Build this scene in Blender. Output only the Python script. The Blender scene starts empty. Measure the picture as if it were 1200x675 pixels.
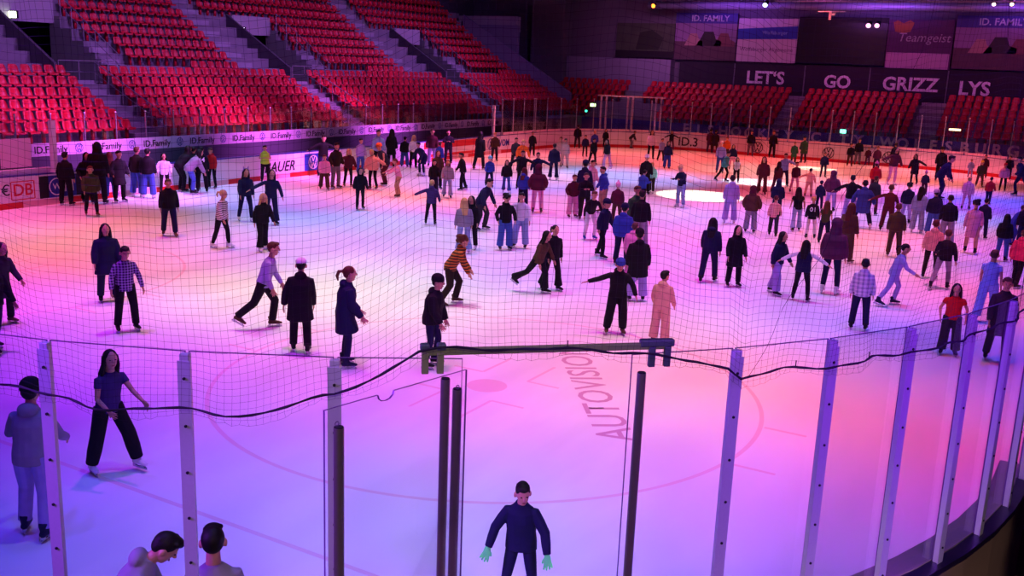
import bpy, bmesh, math, random
import numpy as np
from mathutils import Vector, Matrix
random.seed(7)
SC = bpy.context.scene
COL = SC.collection
pi = math.pi
R_ = math.radians
SC.view_settings.view_transform = 'Standard'
SC.view_settings.look = 'None'
SC.view_settings.gamma = 1.0
SC.view_settings.exposure = 0.0
SC.view_settings.use_curve_mapping = False

# ------------------------------------------------------------------ camera
FPX, PITCH, ROLL, YAW = 1148.7, 0.2258, 0.0391, 0.5188
CAM = Vector((15.096, -33.459, 5.306))
fw = Vector((-math.sin(YAW)*math.cos(PITCH), math.cos(YAW)*math.cos(PITCH), -math.sin(PITCH)))
r0 = Vector((math.cos(YAW), math.sin(YAW), 0)); u0 = r0.cross(fw)
rt = math.cos(ROLL)*r0 + math.sin(ROLL)*u0
up = -math.sin(ROLL)*r0 + math.cos(ROLL)*u0
cd = bpy.data.cameras.new('camera'); co = bpy.data.objects.new('camera', cd); COL.objects.link(co)
M = Matrix((( rt.x, up.x, -fw.x, CAM.x), (rt.y, up.y, -fw.y, CAM.y), (rt.z, up.z, -fw.z, CAM.z), (0,0,0,1)))
co.matrix_world = M
cd.sensor_width = 36; cd.lens = FPX/1200*36; cd.clip_start = .1; cd.clip_end = 300
SC.camera = co
def ray(px, py): return fw + rt*((px-600)/FPX) - up*((py-337.5)/FPX)
def spot_on(px, py, z=0.0):
    d = ray(px, py); return CAM + d*((z-CAM.z)/d.z)
def pix(P):
    d = Vector(P)-CAM; z = d.dot(fw)
    return (600+FPX*d.dot(rt)/z, 337.5-FPX*d.dot(up)/z, z)
def inframe(P, m=40):
    x, y, z = pix(P); return z > .5 and -m < x < 1200+m and -m < y < 675+m

# ------------------------------------------------------------------ materials
def s2l(c):
    if isinstance(c, str): c = tuple(int(c[i:i+2], 16)/255 for i in (0,2,4))
    return tuple((v/12.92 if v <= .04045 else ((v+.055)/1.055)**2.4) for v in c)
MATS = {}
def mat(name, c, rough=.6, metal=0, spec=.4, noise=.0, scale=20, emis=None, estr=0, bump=0):
    if name in MATS: return MATS[name]
    m = bpy.data.materials.new(name); m.use_nodes = True; nt = m.node_tree; b = nt.nodes['Principled BSDF']
    lc = s2l(c); b.inputs['Base Color'].default_value = (*lc, 1)
    b.inputs['Roughness'].default_value = rough; b.inputs['Metallic'].default_value = metal
    b.inputs['Specular IOR Level'].default_value = spec
    tc = nt.nodes.new('ShaderNodeTexCoord'); nz = nt.nodes.new('ShaderNodeTexNoise'); nz.inputs['Scale'].default_value = scale
    nt.links.new(tc.outputs['Object'], nz.inputs['Vector'])
    if noise:
        mx = nt.nodes.new('ShaderNodeMixRGB'); mx.blend_type = 'MIX'
        mx.inputs[1].default_value = (*[v*(1-noise) for v in lc], 1); mx.inputs[2].default_value = (*[min(1, v*(1+noise)) for v in lc], 1)
        nt.links.new(nz.outputs['Fac'], mx.inputs[0]); nt.links.new(mx.outputs[0], b.inputs['Base Color'])
    if bump:
        bp = nt.nodes.new('ShaderNodeBump'); bp.inputs['Strength'].default_value = bump; bp.inputs['Distance'].default_value = .02
        nt.links.new(nz.outputs['Fac'], bp.inputs['Height']); nt.links.new(bp.outputs[0], b.inputs['Normal'])
    if emis:
        b.inputs['Emission Color'].default_value = (*s2l(emis), 1); b.inputs['Emission Strength'].default_value = estr
    MATS[name] = m; return m
def mix_glass(name, tint, gloss, rough=.02):
    m = bpy.data.materials.new(name); m.use_nodes = True; nt = m.node_tree; nt.nodes.clear()
    o = nt.nodes.new('ShaderNodeOutputMaterial'); t = nt.nodes.new('ShaderNodeBsdfTransparent'); t.inputs[0].default_value = (*tint, 1)
    g = nt.nodes.new('ShaderNodeBsdfGlossy'); g.inputs['Roughness'].default_value = rough
    fr = nt.nodes.new('ShaderNodeFresnel'); fr.inputs[0].default_value = 1.3
    mu = nt.nodes.new('ShaderNodeMath'); mu.operation = 'MULTIPLY'; mu.inputs[1].default_value = gloss
    mx = nt.nodes.new('ShaderNodeMixShader')
    nt.links.new(fr.outputs[0], mu.inputs[0]); nt.links.new(mu.outputs[0], mx.inputs[0])
    nt.links.new(t.outputs[0], mx.inputs[1]); nt.links.new(g.outputs[0], mx.inputs[2]); nt.links.new(mx.outputs[0], o.inputs[0])
    MATS[name] = m; return m
GLASS = mix_glass('clear_glass', (.99,.985,.99), .28)
GEDGE = mat('glass_edge', '5a3a70', .3)
WHITE = mat('board_white', 'e6e2ea', .35, noise=.04, scale=3)
BLUECAP = mat('cap_rail_blue', '2c2f86', .4)
REDP = mat('kick_red', 'c01018', .4)
BLACKP = mat('black_print', '17151d', .5)
BLUEP = mat('print_blue', '2438a0', .5)
WHITEP = mat('print_white', 'eeeaf0', .5)
REDPR = mat('print_red', 'c8202a', .5)
CONC = mat('concrete', '77747c', .85, noise=.18, scale=2.5, bump=.1)
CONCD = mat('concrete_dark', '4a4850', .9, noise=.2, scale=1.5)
WALLG = mat('vomitory_wall', '7a807c', .9, noise=.1, scale=1)
STEEL = mat('steel_tube', '8a8478', .35, metal=.8, noise=.1, scale=30)
ALU = mat('aluminium', 'b9b9c4', .35, metal=.35, noise=.06, scale=40)
SEATM = mat('seat_red', 'b8102a', .4, noise=.1, scale=2)
RAILM = mat('rail_steel', '9a98a2', .4, metal=.5)
DARK = mat('dark_board', '15141a', .7, noise=.1, scale=2)
NETM = mat('net_cord', '1b1626', .9)
GREENB = mat('padded_bar_green', '6c7a4a', .7, noise=.15, scale=25)

# ------------------------------------------------------------------ helpers
def tag(o, label=None, cat=None, group=None, kind=None):
    if label: o['label'] = label
    if cat: o['category'] = cat
    if group: o['group'] = group
    if kind: o['kind'] = kind
    return o
def empty(name, loc, rz=0):
    o = bpy.data.objects.new(name, None); COL.objects.link(o); o.location = loc; o.rotation_euler = (0,0,rz); o.empty_display_size = .1
    return o
class MB:
    def __init__(s): s.v = []; s.f = []; s.m = []
    def add(s, vs, fs, mi=0):
        n = len(s.v); s.v += [tuple(v) for v in vs]; s.f += [tuple(i+n for i in f) for f in fs]; s.m += [mi]*len(fs)
    def box(s, a, b, mi=0):
        x0,y0,z0 = a; x1,y1,z1 = b
        s.add([(x0,y0,z0),(x1,y0,z0),(x1,y1,z0),(x0,y1,z0),(x0,y0,z1),(x1,y0,z1),(x1,y1,z1),(x0,y1,z1)],
              [(0,3,2,1),(4,5,6,7),(0,1,5,4),(1,2,6,5),(2,3,7,6),(3,0,4,7)], mi)
    def tube(s, pts, r, n=8, mi=0, ref=None, cap=True):
        pts = [Vector(p) for p in pts]; rings = []
        for i, p in enumerate(pts):
            t = (pts[min(i+1,len(pts)-1)]-pts[max(i-1,0)]).normalized()
            a = Vector((0,0,1)) if abs(t.z) < .95 else Vector((1,0,0))
            a = (a - t*a.dot(t)).normalized(); b = t.cross(a)
            rr = r[i] if isinstance(r, (list,tuple)) else r
            rings.append([p + (a*math.cos(2*pi*k/n)+b*math.sin(2*pi*k/n))*rr for k in range(n)])
        vs = [v for q in rings for v in q]; fs = []
        for i in range(len(pts)-1):
            for k in range(n):
                fs.append((i*n+k, i*n+(k+1)%n, (i+1)*n+(k+1)%n, (i+1)*n+k))
        if cap: fs.append(tuple(range(n))[::-1]); fs.append(tuple((len(pts)-1)*n+k for k in range(n)))
        s.add(vs, fs, mi)
    def build(s, name, mats, parent=None, smooth=False, bevel=0):
        me = bpy.data.meshes.new(name); me.from_pydata(s.v, [], s.f); 
        if not isinstance(mats, (list,tuple)): mats = [mats]
        for m in mats: me.materials.append(m)
        if len(mats) > 1: me.polygons.foreach_set('material_index', s.m)
        if smooth: me.polygons.foreach_set('use_smooth', [True]*len(s.f))
        me.update()
        o = bpy.data.objects.new(name, me); COL.objects.link(o)
        if parent: o.parent = parent
        if bevel:
            md = o.modifiers.new('b', 'BEVEL'); md.width = bevel; md.segments = 2; md.limit_method = 'ANGLE'
        return o
def rel(root, mb):   # shift mesh coordinates to be relative to the root
    L = root.location; c, s = math.cos(-root.rotation_euler.z), math.sin(-root.rotation_euler.z)
    mb.v = [((x-L.x)*c-(y-L.y)*s, (x-L.x)*s+(y-L.y)*c, z-L.z) for x,y,z in mb.v]; return mb
_fonts = {}
def text_mesh(name, txt, size, m, parent, loc, xdir, ydir, depth=.004, align='CENTER', shear=0, bold=0):
    cu = bpy.data.curves.new(name, 'FONT'); cu.body = txt; cu.size = size; cu.align_x = align; cu.align_y = 'CENTER'; cu.extrude = depth; cu.shear = shear; cu.offset = bold
    cu.resolution_u = 3
    t = bpy.data.objects.new(name, cu); COL.objects.link(t)
    dg = bpy.context.evaluated_depsgraph_get(); me = bpy.data.meshes.new_from_object(t.evaluated_get(dg))
    COL.objects.unlink(t); bpy.data.objects.remove(t); bpy.data.curves.remove(cu)
    x = Vector(xdir).normalized(); y = Vector(ydir).normalized(); z = x.cross(y)
    me.transform(Matrix(((x.x,y.x,z.x,loc[0]),(x.y,y.y,z.y,loc[1]),(x.z,y.z,z.z,loc[2]),(0,0,0,1))))
    me.materials.clear(); me.materials.append(m); me.name = name
    o = bpy.data.objects.new(name, me); COL.objects.link(o)
    if parent: o.parent = parent
    return o

# ------------------------------------------------------------------ ice
RX, RY, RC = 15.0, 30.0, 8.5
def rink(s_off=0.0, step=.5):
    """closed outline of the rink (rounded rectangle), counter-clockwise, with offset outward"""
    R = RC+s_off; pts = []
    def arc(cx, cy, a0):
        n = 20
        for i in range(n+1): a = R_(a0+90*i/n); pts.append((cx+R*math.cos(a), cy+R*math.sin(a)))
    arc(6.5,-21.5,-90); arc(6.5,21.5,0); arc(-6.5,21.5,90); arc(-6.5,-21.5,180)
    return pts
def build_ice():
    m = bpy.data.materials.new('ice'); m.use_nodes = True; nt = m.node_tree; b = nt.nodes['Principled BSDF']; N = nt.nodes.new; L = nt.links.new
    tc = N('ShaderNodeTexCoord')
    sep = N('ShaderNodeSeparateXYZ'); L(tc.outputs['Object'], sep.inputs[0])
    def ma(op, a, c=None, clamp=False):
        n = N('ShaderNodeMath'); n.operation = op; n.use_clamp = clamp
        for i, v in enumerate((a, c)):
            if v is None: continue
            if isinstance(v, (int,float)): n.inputs[i].default_value = v
            else: L(v, n.inputs[i])
        return n.outputs[0]
    X, Y = sep.outputs[0], sep.outputs[1]
    AX, AY = ma('ABSOLUTE', X), ma('ABSOLUTE', Y)
    def band(v, c, w): return ma('LESS_THAN', ma('ABSOLUTE', ma('SUBTRACT', v, c)), w)
    dx, dy = ma('SUBTRACT', AX, 7.0), ma('SUBTRACT', AY, 20.0)
    d = ma('SQRT', ma('ADD', ma('MULTIPLY', dx, dx), ma('MULTIPLY', dy, dy)))
    red = ma('MAXIMUM', band(d, 4.5, .035), ma('LESS_THAN', d, .34))
    red = ma('MAXIMUM', red, band(AY, 26.0, .035))
    # hash marks beside the circle
    hm = ma('MULTIPLY', band(ma('ABSOLUTE', dy), .85, .035), band(ma('ABSOLUTE', dx), 4.8, .32)); red = ma('MAXIMUM', red, hm)
    # L marks by the dot
    l1 = ma('MULTIPLY', band(ma('ABSOLUTE', dx), .45, .03), band(ma('ABSOLUTE', dy), 1.1, .5))
    l2 = ma('MULTIPLY', band(ma('ABSOLUTE', dy), .6, .03), band(ma('ABSOLUTE', dx), .75, .3))
    red = ma('MAXIMUM', red, ma('MAXIMUM', l1, l2))
    # centre circle
    dc = ma('SQRT', ma('ADD', ma('MULTIPLY', X, X), ma('MULTIPLY', Y, Y)))
    red = ma('MAXIMUM', red, band(dc, 4.5, .03))
    nz = N('ShaderNodeTexNoise'); nz.inputs['Scale'].default_value = .35; nz.inputs['Detail'].default_value = 6; L(tc.outputs['Object'], nz.inputs['Vector'])
    n2 = N('ShaderNodeTexNoise'); n2.inputs['Scale'].default_value = 1.1; n2.inputs['Detail'].default_value = 8
    mp = N('ShaderNodeMapping'); mp.inputs['Scale'].default_value = (1, .25, 1); mp.inputs['Rotation'].default_value = (0,0,.5); L(tc.outputs['Object'], mp.inputs[0]); L(mp.outputs[0], n2.inputs['Vector'])
    cr = N('ShaderNodeValToRGB'); cr.color_ramp.elements[0].position = .3; cr.color_ramp.elements[1].position = .62
    cr.color_ramp.elements[0].color = (.78,.78,.80,1); cr.color_ramp.elements[1].color = (.88,.88,.90,1); L(n2.outputs['Fac'], cr.inputs[0])
    mx = N('ShaderNodeMixRGB'); L(cr.outputs[0], mx.inputs[1]); mx.inputs[2].default_value = (.75,.30,.38,1)
    L(ma('MULTIPLY', red, .42), mx.inputs[0]); L(mx.outputs[0], b.inputs['Base Color'])
    rr = N('ShaderNodeMapRange'); rr.inputs[3].default_value = .28; rr.inputs[4].default_value = .5; L(n2.outputs['Fac'], rr.inputs[0]); L(rr.outputs[0], b.inputs['Roughness'])
    b.inputs['IOR'].default_value = 1.31; b.inputs['Specular IOR Level'].default_value = .35
    sc = N('ShaderNodeTexNoise'); sc.inputs['Scale'].default_value = 6; sc.inputs['Detail'].default_value = 9; L(mp.outputs[0], sc.inputs['Vector'])
    bp = N('ShaderNodeBump'); bp.inputs['Strength'].default_value = .12; bp.inputs['Distance'].default_value = .02; L(sc.outputs['Fac'], bp.inputs['Height']); L(bp.outputs[0], b.inputs['Normal'])
    mb = MB(); o = rink(); mb.add([(x,y,0) for x,y in o], [tuple(range(len(o)))])
    f = mb.build('floor', m); tag(f, 'white ice sheet with red face-off circle and dot', kind='structure')
    tm = mat('ice_lettering', 'c8a2ba', .5)
    A = Vector((9.72,-20.74,.003)); D = Vector((-1.68,2.37,0)).normalized()
    text_mesh('lettering', 'AUTOVISION', .82, tm, f, (A.x+D.x*2.15, A.y+D.y*2.15, .003), D, Vector((-D.y, D.x, 0)), depth=0, bold=.004)
    return f
ICE = build_ice()

# ------------------------------------------------------------------ boards
def strip(mb, inner, outer, z0, z1, mi=0, skip=None):
    n = len(inner)
    for i in range(n):
        j = (i+1) % n
        if skip and skip(((inner[i][0]+inner[j][0])/2, (inner[i][1]+inner[j][1])/2)): continue
        a, b, c, d = inner[i], inner[j], outer[j], outer[i]
        mb.add([(*a,z0),(*b,z0),(*c,z0),(*d,z0),(*a,z1),(*b,z1),(*c,z1),(*d,z1)],
               [(3,2,1,0),(4,5,6,7),(1,0,4,5),(2,1,5,6),(3,2,6,7),(0,3,7,4)], mi)
def dense(off, step=.6):
    o = rink(off); out = []
    for i in range(len(o)):
        a, b = o[i], o[(i+1) % len(o)]
        L = math.hypot(b[0]-a[0], b[1]-a[1]); n = max(1, int(L/step)) if L > step else 1
        if L < 1e-6: continue
        for k in range(n): out.append((a[0]+(b[0]-a[0])*k/n, a[1]+(b[1]-a[1])*k/n))
    return out
DI = rink(0); D1 = rink(.02); D10 = rink(.12)
BZ = 1.08
# the gate in the near boards, and the door gap in the left boards
def th(p): return math.degrees(math.atan2(p[1]+21.5, p[0]-6.5))
gate = lambda p: p[1] < -21.5 and p[0] > 6.5 and -52 < th(p) < -44
boards = tag(empty('rink_boards', (0,0,0)), 'white rink boards with adverts, blue cap rail and red kick strip', 'boards')
mb = MB(); strip(mb, rink(.0), rink(.10), .2, BZ-.04); mb.build('board_panels', WHITE, boards)
nearc = lambda p: p[1] < -21 and p[0] > 5
mb = MB(); strip(mb, rink(-.02), rink(.15), BZ-.04, BZ, skip=nearc); mb.build('cap_rail', BLUECAP, boards)
mb = MB(); strip(mb, rink(-.02), rink(.13), BZ-.06, BZ, skip=lambda p: not nearc(p)); mb.build('cap_rail', mat('cap_rail_dark', '1c1230', .35), boards)
ledge = mat('ledge_print', '8d7f72', .6, noise=.15, scale=4)
nearb = lambda p: not (p[1] < -21 and p[0] > 5)
mb = MB(); strip(mb, rink(-.22), rink(.0), BZ-.03, BZ+.012, skip=nearb); mb.build('ledge', ledge, boards)
mb = MB(); strip(mb, rink(.10), rink(.12), -.3, BZ-.05, skip=nearb); mb.build('outer_cladding', mat('cladding_brown', '6e5a50', .8, noise=.2, scale=2), boards)
# kick strip : yellowish white with red segments
ds = dense(-.015); do = dense(.0)
mb = MB(); n = len(ds)
for i in range(n):
    a, b = ds[i], ds[(i+1) % n]; c, d = do[(i+1) % n], do[i]
    far = a[1] > 20; red = far or (i//3) % 2 == 0
    mb.add([(*a,0),(*b,0),(*c,0),(*d,0),(*a,.2),(*b,.2),(*c,.2),(*d,.2)], [(4,5,6,7),(1,0,4,5),(2,1,5,6),(3,2,6,7),(0,3,7,4)], 0 if red else 1)
mb.build('kick_strip', [REDP, mat('kick_pale', 'd8a8b0', .4)], boards)
def lpanel(y0, y1, z0, z1, m, name='advert_panel'):
    mb = MB(); mb.box((-15.0, y0, z0), (-14.992, y1, z1)); return mb.build(name, m, boards)
def ring(name, cy, cz, R, w, m, x=-14.99, parent=None, plane='yz', vw=True):
    mb = MB(); n = 24
    def P(a, b, off=0): return (x+off, cy+a, cz+b) if plane == 'yz' else (cy+a, x-off, cz+b)
    for k in range(n):
        a0, a1 = 2*pi*k/n, 2*pi*(k+1)/n
        mb.add([P(R*math.cos(a0),R*math.sin(a0)),P(R*math.cos(a1),R*math.sin(a1)),P((R-w)*math.cos(a1),(R-w)*math.sin(a1)),P((R-w)*math.cos(a0),(R-w)*math.sin(a0))], [(0,1,2,3)])
    if vw:
        def seg(p, q):
            d = Vector((q[0]-p[0], q[1]-p[1])).normalized(); nn = Vector((-d.y, d.x))*w/2
            mb.add([P((p[0]+nn.x)*R,(p[1]+nn.y)*R) if 0 else P(p[0]*R+nn.x,p[1]*R+nn.y), P(q[0]*R+nn.x,q[1]*R+nn.y), P(q[0]*R-nn.x,q[1]*R-nn.y), P(p[0]*R-nn.x,p[1]*R-nn.y)], [(0,1,2,3)])
        for p, q in (((-.33,.85),(0,.12)),((0,.12),(.33,.85)),((-.7,.6),(-.3,-.75)),((-.3,-.75),(0,-.05)),((0,-.05),(.3,-.75)),((.3,-.75),(.7,.6))): seg(p, q)
    return mb.build(name, m, parent)
YD, ZD = (0,1,0), (0,0,1)
# left boards
text_mesh('lettering', '€', .5, BLACKP, boards, (-14.99,-14.2,.6), YD, ZD)
text_mesh('lettering', 'DB', .55, REDPR, boards, (-14.985,-13.6,.58), YD, ZD, bold=.008)
mb = MB()
for a, b, c, d in ((-14.0,-13.2,.86,.89),(-14.0,-13.2,.27,.30),(-14.03,-14.0,.29,.87),(-13.2,-13.17,.29,.87)): mb.box((-14.998,a,c),(-14.985,b,d))
mb.build('logo_frame', REDPR, boards)
lpanel(-13.0, -12.65, .24, .98, BLACKP); lpanel(-12.65, -11.6, .24, .98, BLUEP)
ring('logo_ring', -12.35, .6, .3, .04, WHITEP, x=-14.98, parent=boards, vw=False)
text_mesh('lettering', 'W', .3, WHITEP, boards, (-14.98,-12.35,.6), YD, ZD)
lpanel(-11.6, -11.3, .24, .98, BLACKP); text_mesh('lettering', 'H', .6, WHITEP, boards, (-14.98,-11.95+.05,.6), YD, ZD, bold=.01)
lpanel(-9.2, -8.3, .24, .98, BLACKP)
text_mesh('lettering', 'BAUER', .62, BLACKP, boards, (-14.985,-1.55,.5), YD, ZD, shear=.3, bold=.008)
lpanel(.05, 1.2, .2, .96, BLUEP); ring('logo_ring', .62, .58, .32, .05, WHITEP, x=-14.98, parent=boards)
lpanel(9.3, 15.2, .66, 1.0, REDPR); lpanel(9.3, 15.2, .22, .36, REDPR)
ring('logo_ring', 16.0, .6, .33, .05, BLUEP, x=-14.98, parent=boards)
text_mesh('lettering', 'VOM', .55, BLUEP, boards, (-14.985, 17.6, .6), YD, ZD, bold=.01)
# far boards
XD = (1,0,0)
text_mesh('lettering', 'ID.3', .8, BLACKP, boards, (-7.86,29.74,.56), (.986,.165,0), ZD, bold=.01)
for x, z in ((1.3,.55),(4.9,.55),(-3.2,.55)): ring('logo_ring', x, z, .36, .05, BLACKP, x=29.97, parent=boards, plane='xz')

# ------------------------------------------------------------------ near glass and posts
GZ = 3.38
def cyl(a, R=RC): return (6.5+R*math.cos(R_(a)), -21.5+R*math.sin(R_(a)))
post_angles = [-96.5,-90,-83.6,-77.3,-70.8,-64.2,-57.6,-38.6,-32.7,-26.7,-20.6,-14.8,-8.8,-2.8]
pw = {-70.8:'second post from the left, beside the hooded child in the beanie',-64.2:'above the two bystanders at the bottom',-57.6:'behind the first dark tube',-38.6:'just right of the gate',
      -32.7:'second post right of the gate',-26.7:'third post right of the gate',-20.6:'fourth post right of the gate',-14.8:'fifth post right of the gate, low in corner'}
pw[-70.8] = 'leftmost in the picture, in front of the beanie child'
for a in post_angles:
    x, y = cyl(a, RC+.03)
    if not (inframe((x,y,2.0), 60) or inframe((x,y,3.2), 60)): continue
    root = empty('glass_post', (x, y, BZ), R_(a))
    if a in pw: tag(root, 'purple-lit aluminium glass post '+pw[a], 'glass post', 'glass posts of the near boards')
    else: tag(root, 'purple-lit aluminium glass post at the far right edge', 'glass post', 'glass posts of the near boards')
    mb = MB(); mb.box((-.02,-.032,0),(.03,.032,GZ-BZ-.005)); mb.build('post', ALU, root, bevel=.004)
    mb = MB(); mb.box((.03,-.045,0),(.036,.045,GZ-BZ-.05)); mb.build('clamp_strip', ALU, root)
    for k in range(7): mb = MB(); mb.tube([(.036,0,.15+k*.33),(.044,0,.15+k*.33)], .011, 6); mb.build('bolt', BLACKP, root)
def pane(a0, a1, z0, z1, label, name='glass_barrier', group='clear panes above the near boards'):
    x0, y0 = cyl(a0, RC); x1, y1 = cyl(a1, RC)
    mx, my = (x0+x1)/2, (y0+y1)/2; L = math.hypot(x1-x0, y1-y0)
    root = empty(name, (mx, my, z0), math.atan2(y1-y0, x1-x0)); tag(root, label, 'glass pane', group)
    h = z1-z0; e = L/2-.012; t = .006
    mb = MB(); mb.box((-e+.004,-t,0),(e-.004,t,h-.004)); mb.build('pane', MATS.get('pane_glass') or GLASS, root)
    mb = MB(); mb.box((-e,-t,h-.004),(e,t,h+.001)); mb.box((-e,-t,0),(-e+.004,t,h-.004)); mb.box((e-.004,-t,0),(e,t,h-.004)); mb.build('edge', GEDGE, root)
    return root
gl = {-70.8:'between the two leftmost posts',-64.2:'left of the swung-open gate pane',-38.6:'first right of the gate post',-32.7:'second right of the gate post',-26.7:'third right of the gate post',-20.6:'fourth right of the gate post'}
for a0, a1 in zip(post_angles[:-1], post_angles[1:]):
    if a0 == -57.6: continue
    x, y = cyl((a0+a1)/2)
    if not (inframe((x,y,2.0), 80) or inframe((x,y,3.3), 80)): continue
    pane(a0, a1, BZ, GZ, 'clear glass pane '+(gl.get(a0) or ('at the left edge of the near boards' if a0 < -60 else 'at the right edge of the near boards')))
pane(-57.6, -51.9, BZ+.01, GZ, 'clear glass pane behind the swung-open gate pane')
pane(-44.1, -38.6, BZ, GZ, 'clear glass pane just right of the gate opening')
# swung-open gate leaf with a notched top
def flat_leaf():
    A = Vector((11.75,-28.17,0)); B = Vector((11.51,-29.32,0)); d = (B-A); L = d.length; d.normalize()
    root = empty('gate_leaf', A, math.atan2(d.y, d.x)); tag(root, 'clear gate leaf swung open, notched sloping top edge, two holes', 'gate')
    z0, z1 = BZ-.2, 3.30; t = .006
    prof = [(0,z0),(L,z0),(L,z1),(L*.66,z1)]
    for k in range(7): a = pi*k/6; prof.append((L*.60+L*.055*math.cos(a), z1-.05*math.sin(a)))
    prof += [(L*.54,z1),(0,z1)]
    n = len(prof); vs = [(x,-t,z) for x,z in prof]+[(x,t,z) for x,z in prof]
    mb = MB(); mb.add(vs, [tuple(range(n)), tuple(range(n,2*n))[::-1]]); mb.build('pane', GLASS, root)
    mb = MB(); mb.add([(x,-t*1.3,z) for x,z in prof]+[(x,t*1.3,z) for x,z in prof]+[(x,-t*1.3,z-.006) for x,z in prof]+[(x,t*1.3,z-.006) for x,z in prof], [(i,(i+1)%n,n+(i+1)%n,n+i) for i in range(n)]+[(2*n+i,2*n+(i+1)%n,(i+1)%n,i) for i in range(n)])
    mb.build('edge', GEDGE, root)
    for xx in (.07, L-.1):
        mb = MB()
        mb.tube([(xx+.014*math.cos(2*pi*k/10), -.008, z1-.11+.014*math.sin(2*pi*k/10)) for k in range(11)], .003, 5); mb.build('bolt_hole', GEDGE, root)
flat_leaf()
def tube_post(px, py, zt, label):
    P = spot_on(px, py, zt); root = empty('gate_tube', (P.x, P.y, 0)); tag(root, label, 'tube post', 'dark steel tubes of the gate')
    mb = MB(); mb.tube([(0,0,0),(0,0,zt)], .033, 20); mb.build('tube', STEEL, root, smooth=False)
    mb = MB(); mb.tube([(0,0,zt),(0,0,zt+.006)], .029, 20); mb.build('end_cap', DARK, root)
    for z in (.1, 1.0):
        mb = MB(); mb.tube([(0,0,z),(0,0,z+.05)], .042, 16); mb.build('collar', STEEL, root)
tube_post(397, 501, 3.10, 'dark steel tube at the left end of the swung-open gate leaf')
tube_post(522, 444, 3.14, 'dark steel tube, taller left one of the close pair')
tube_post(536, 456, 3.12, 'dark steel tube, lower right one of the close pair')
tube_post(752, 437, 3.18, 'single dark steel tube at the right side of the gate')
# padded bar over the gate
A = spot_on(494, 413, 3.44); B = spot_on(786, 405, 3.46); d = (B-A).normalized(); nrm = Vector((d.y,-d.x,0)).normalized()
root = empty('gate_bar', A); tag(root, 'dull green padded crossbar with end brackets over the gate opening', 'crossbar')
L = (B-A).length
def obb(mb, s0, s1, n0, n1, z0, z1, mi=0):
    vs = [tuple(d*s + nrm*nn + Vector((0,0,z))) for z in (z0,z1) for s, nn in ((s0,n0),(s1,n0),(s1,n1),(s0,n1))]
    mb.add(vs, [(0,3,2,1),(4,5,6,7),(0,1,5,4),(1,2,6,5),(2,3,7,6),(3,0,4,7)], mi)
mb = MB(); obb(mb, .0, L, -.02, .02, -.02, .025); mb.build('bar', GREENB, root, bevel=.006)
brm = mat('bracket_dark', '3f4a52', .5)
for s, m in ((.0, GREENB),(.10, GREENB),(L-.16, brm),(L-.05, brm)):
    mb = MB(); obb(mb, s, s+.045, .0, .035, -.14, .0); mb.build('bracket_plate', m, root, bevel=.004)
mb = MB(); obb(mb, L-.22, L+.02, -.03, .03, .0, .05); mb.build('clamp', brm, root, bevel=.01)
mb = MB(); obb(mb, -.01, .05, -.03, .03, .015, .06); mb.build('clamp', brm, root, bevel=.01)
mb = MB(); obb(mb, .10, .16, -.03, .03, .015, .06); mb.build('clamp', brm, root, bevel=.01)

# ------------------------------------------------------------------ safety net
ROPE = [(-90,3.12),(-78,3.12),(-72.4,3.10),(-69.9,3.05),(-67.1,3.03),(-63.7,3.06),(-60.8,3.08),(-57.5,3.19),(-55.4,3.34),(-53.9,3.49),(-50,3.49),(-46.2,3.51),(-43.6,3.46),(-42.1,3.39),(-40.1,3.36),(-39,3.24),(-37.5,3.24),(-32.3,3.23),(-25.9,3.28),(-16.4,3.35),(-8,3.4),(4,3.42)]
def ropez(a):
    for (a0,z0),(a1,z1) in zip(ROPE[:-1], ROPE[1:]):
        if a0 <= a <= a1: return z0+(z1-z0)*(a-a0)/(a1-a0)
    return 3.3
def netpt(a, s):   # s = height above the rope
    zb = ropez(a); f = min(1, s/1.2)
    z = zb + s + .014*math.sin(a*1.15+s*2.0)*(1-f*.3) + .022*math.sin(a*.33+1.7*s)
    R = 8.72 + .03*math.sin(a*.9+s*2.6) + .02*math.sin(a*2.3-s*1.3) + .05*f
    aa = a + .10*math.sin(s*3.1+a*.7) + .05*math.sin(s*7+a*.31)
    return Vector((6.5+R*math.cos(R_(aa)), -21.5+R*math.sin(R_(aa)), z))
net = tag(empty('safety_net', (11.5,-28.6,3.3)), 'dark knotted safety net hanging above the near glass on a rope', 'net')
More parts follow.
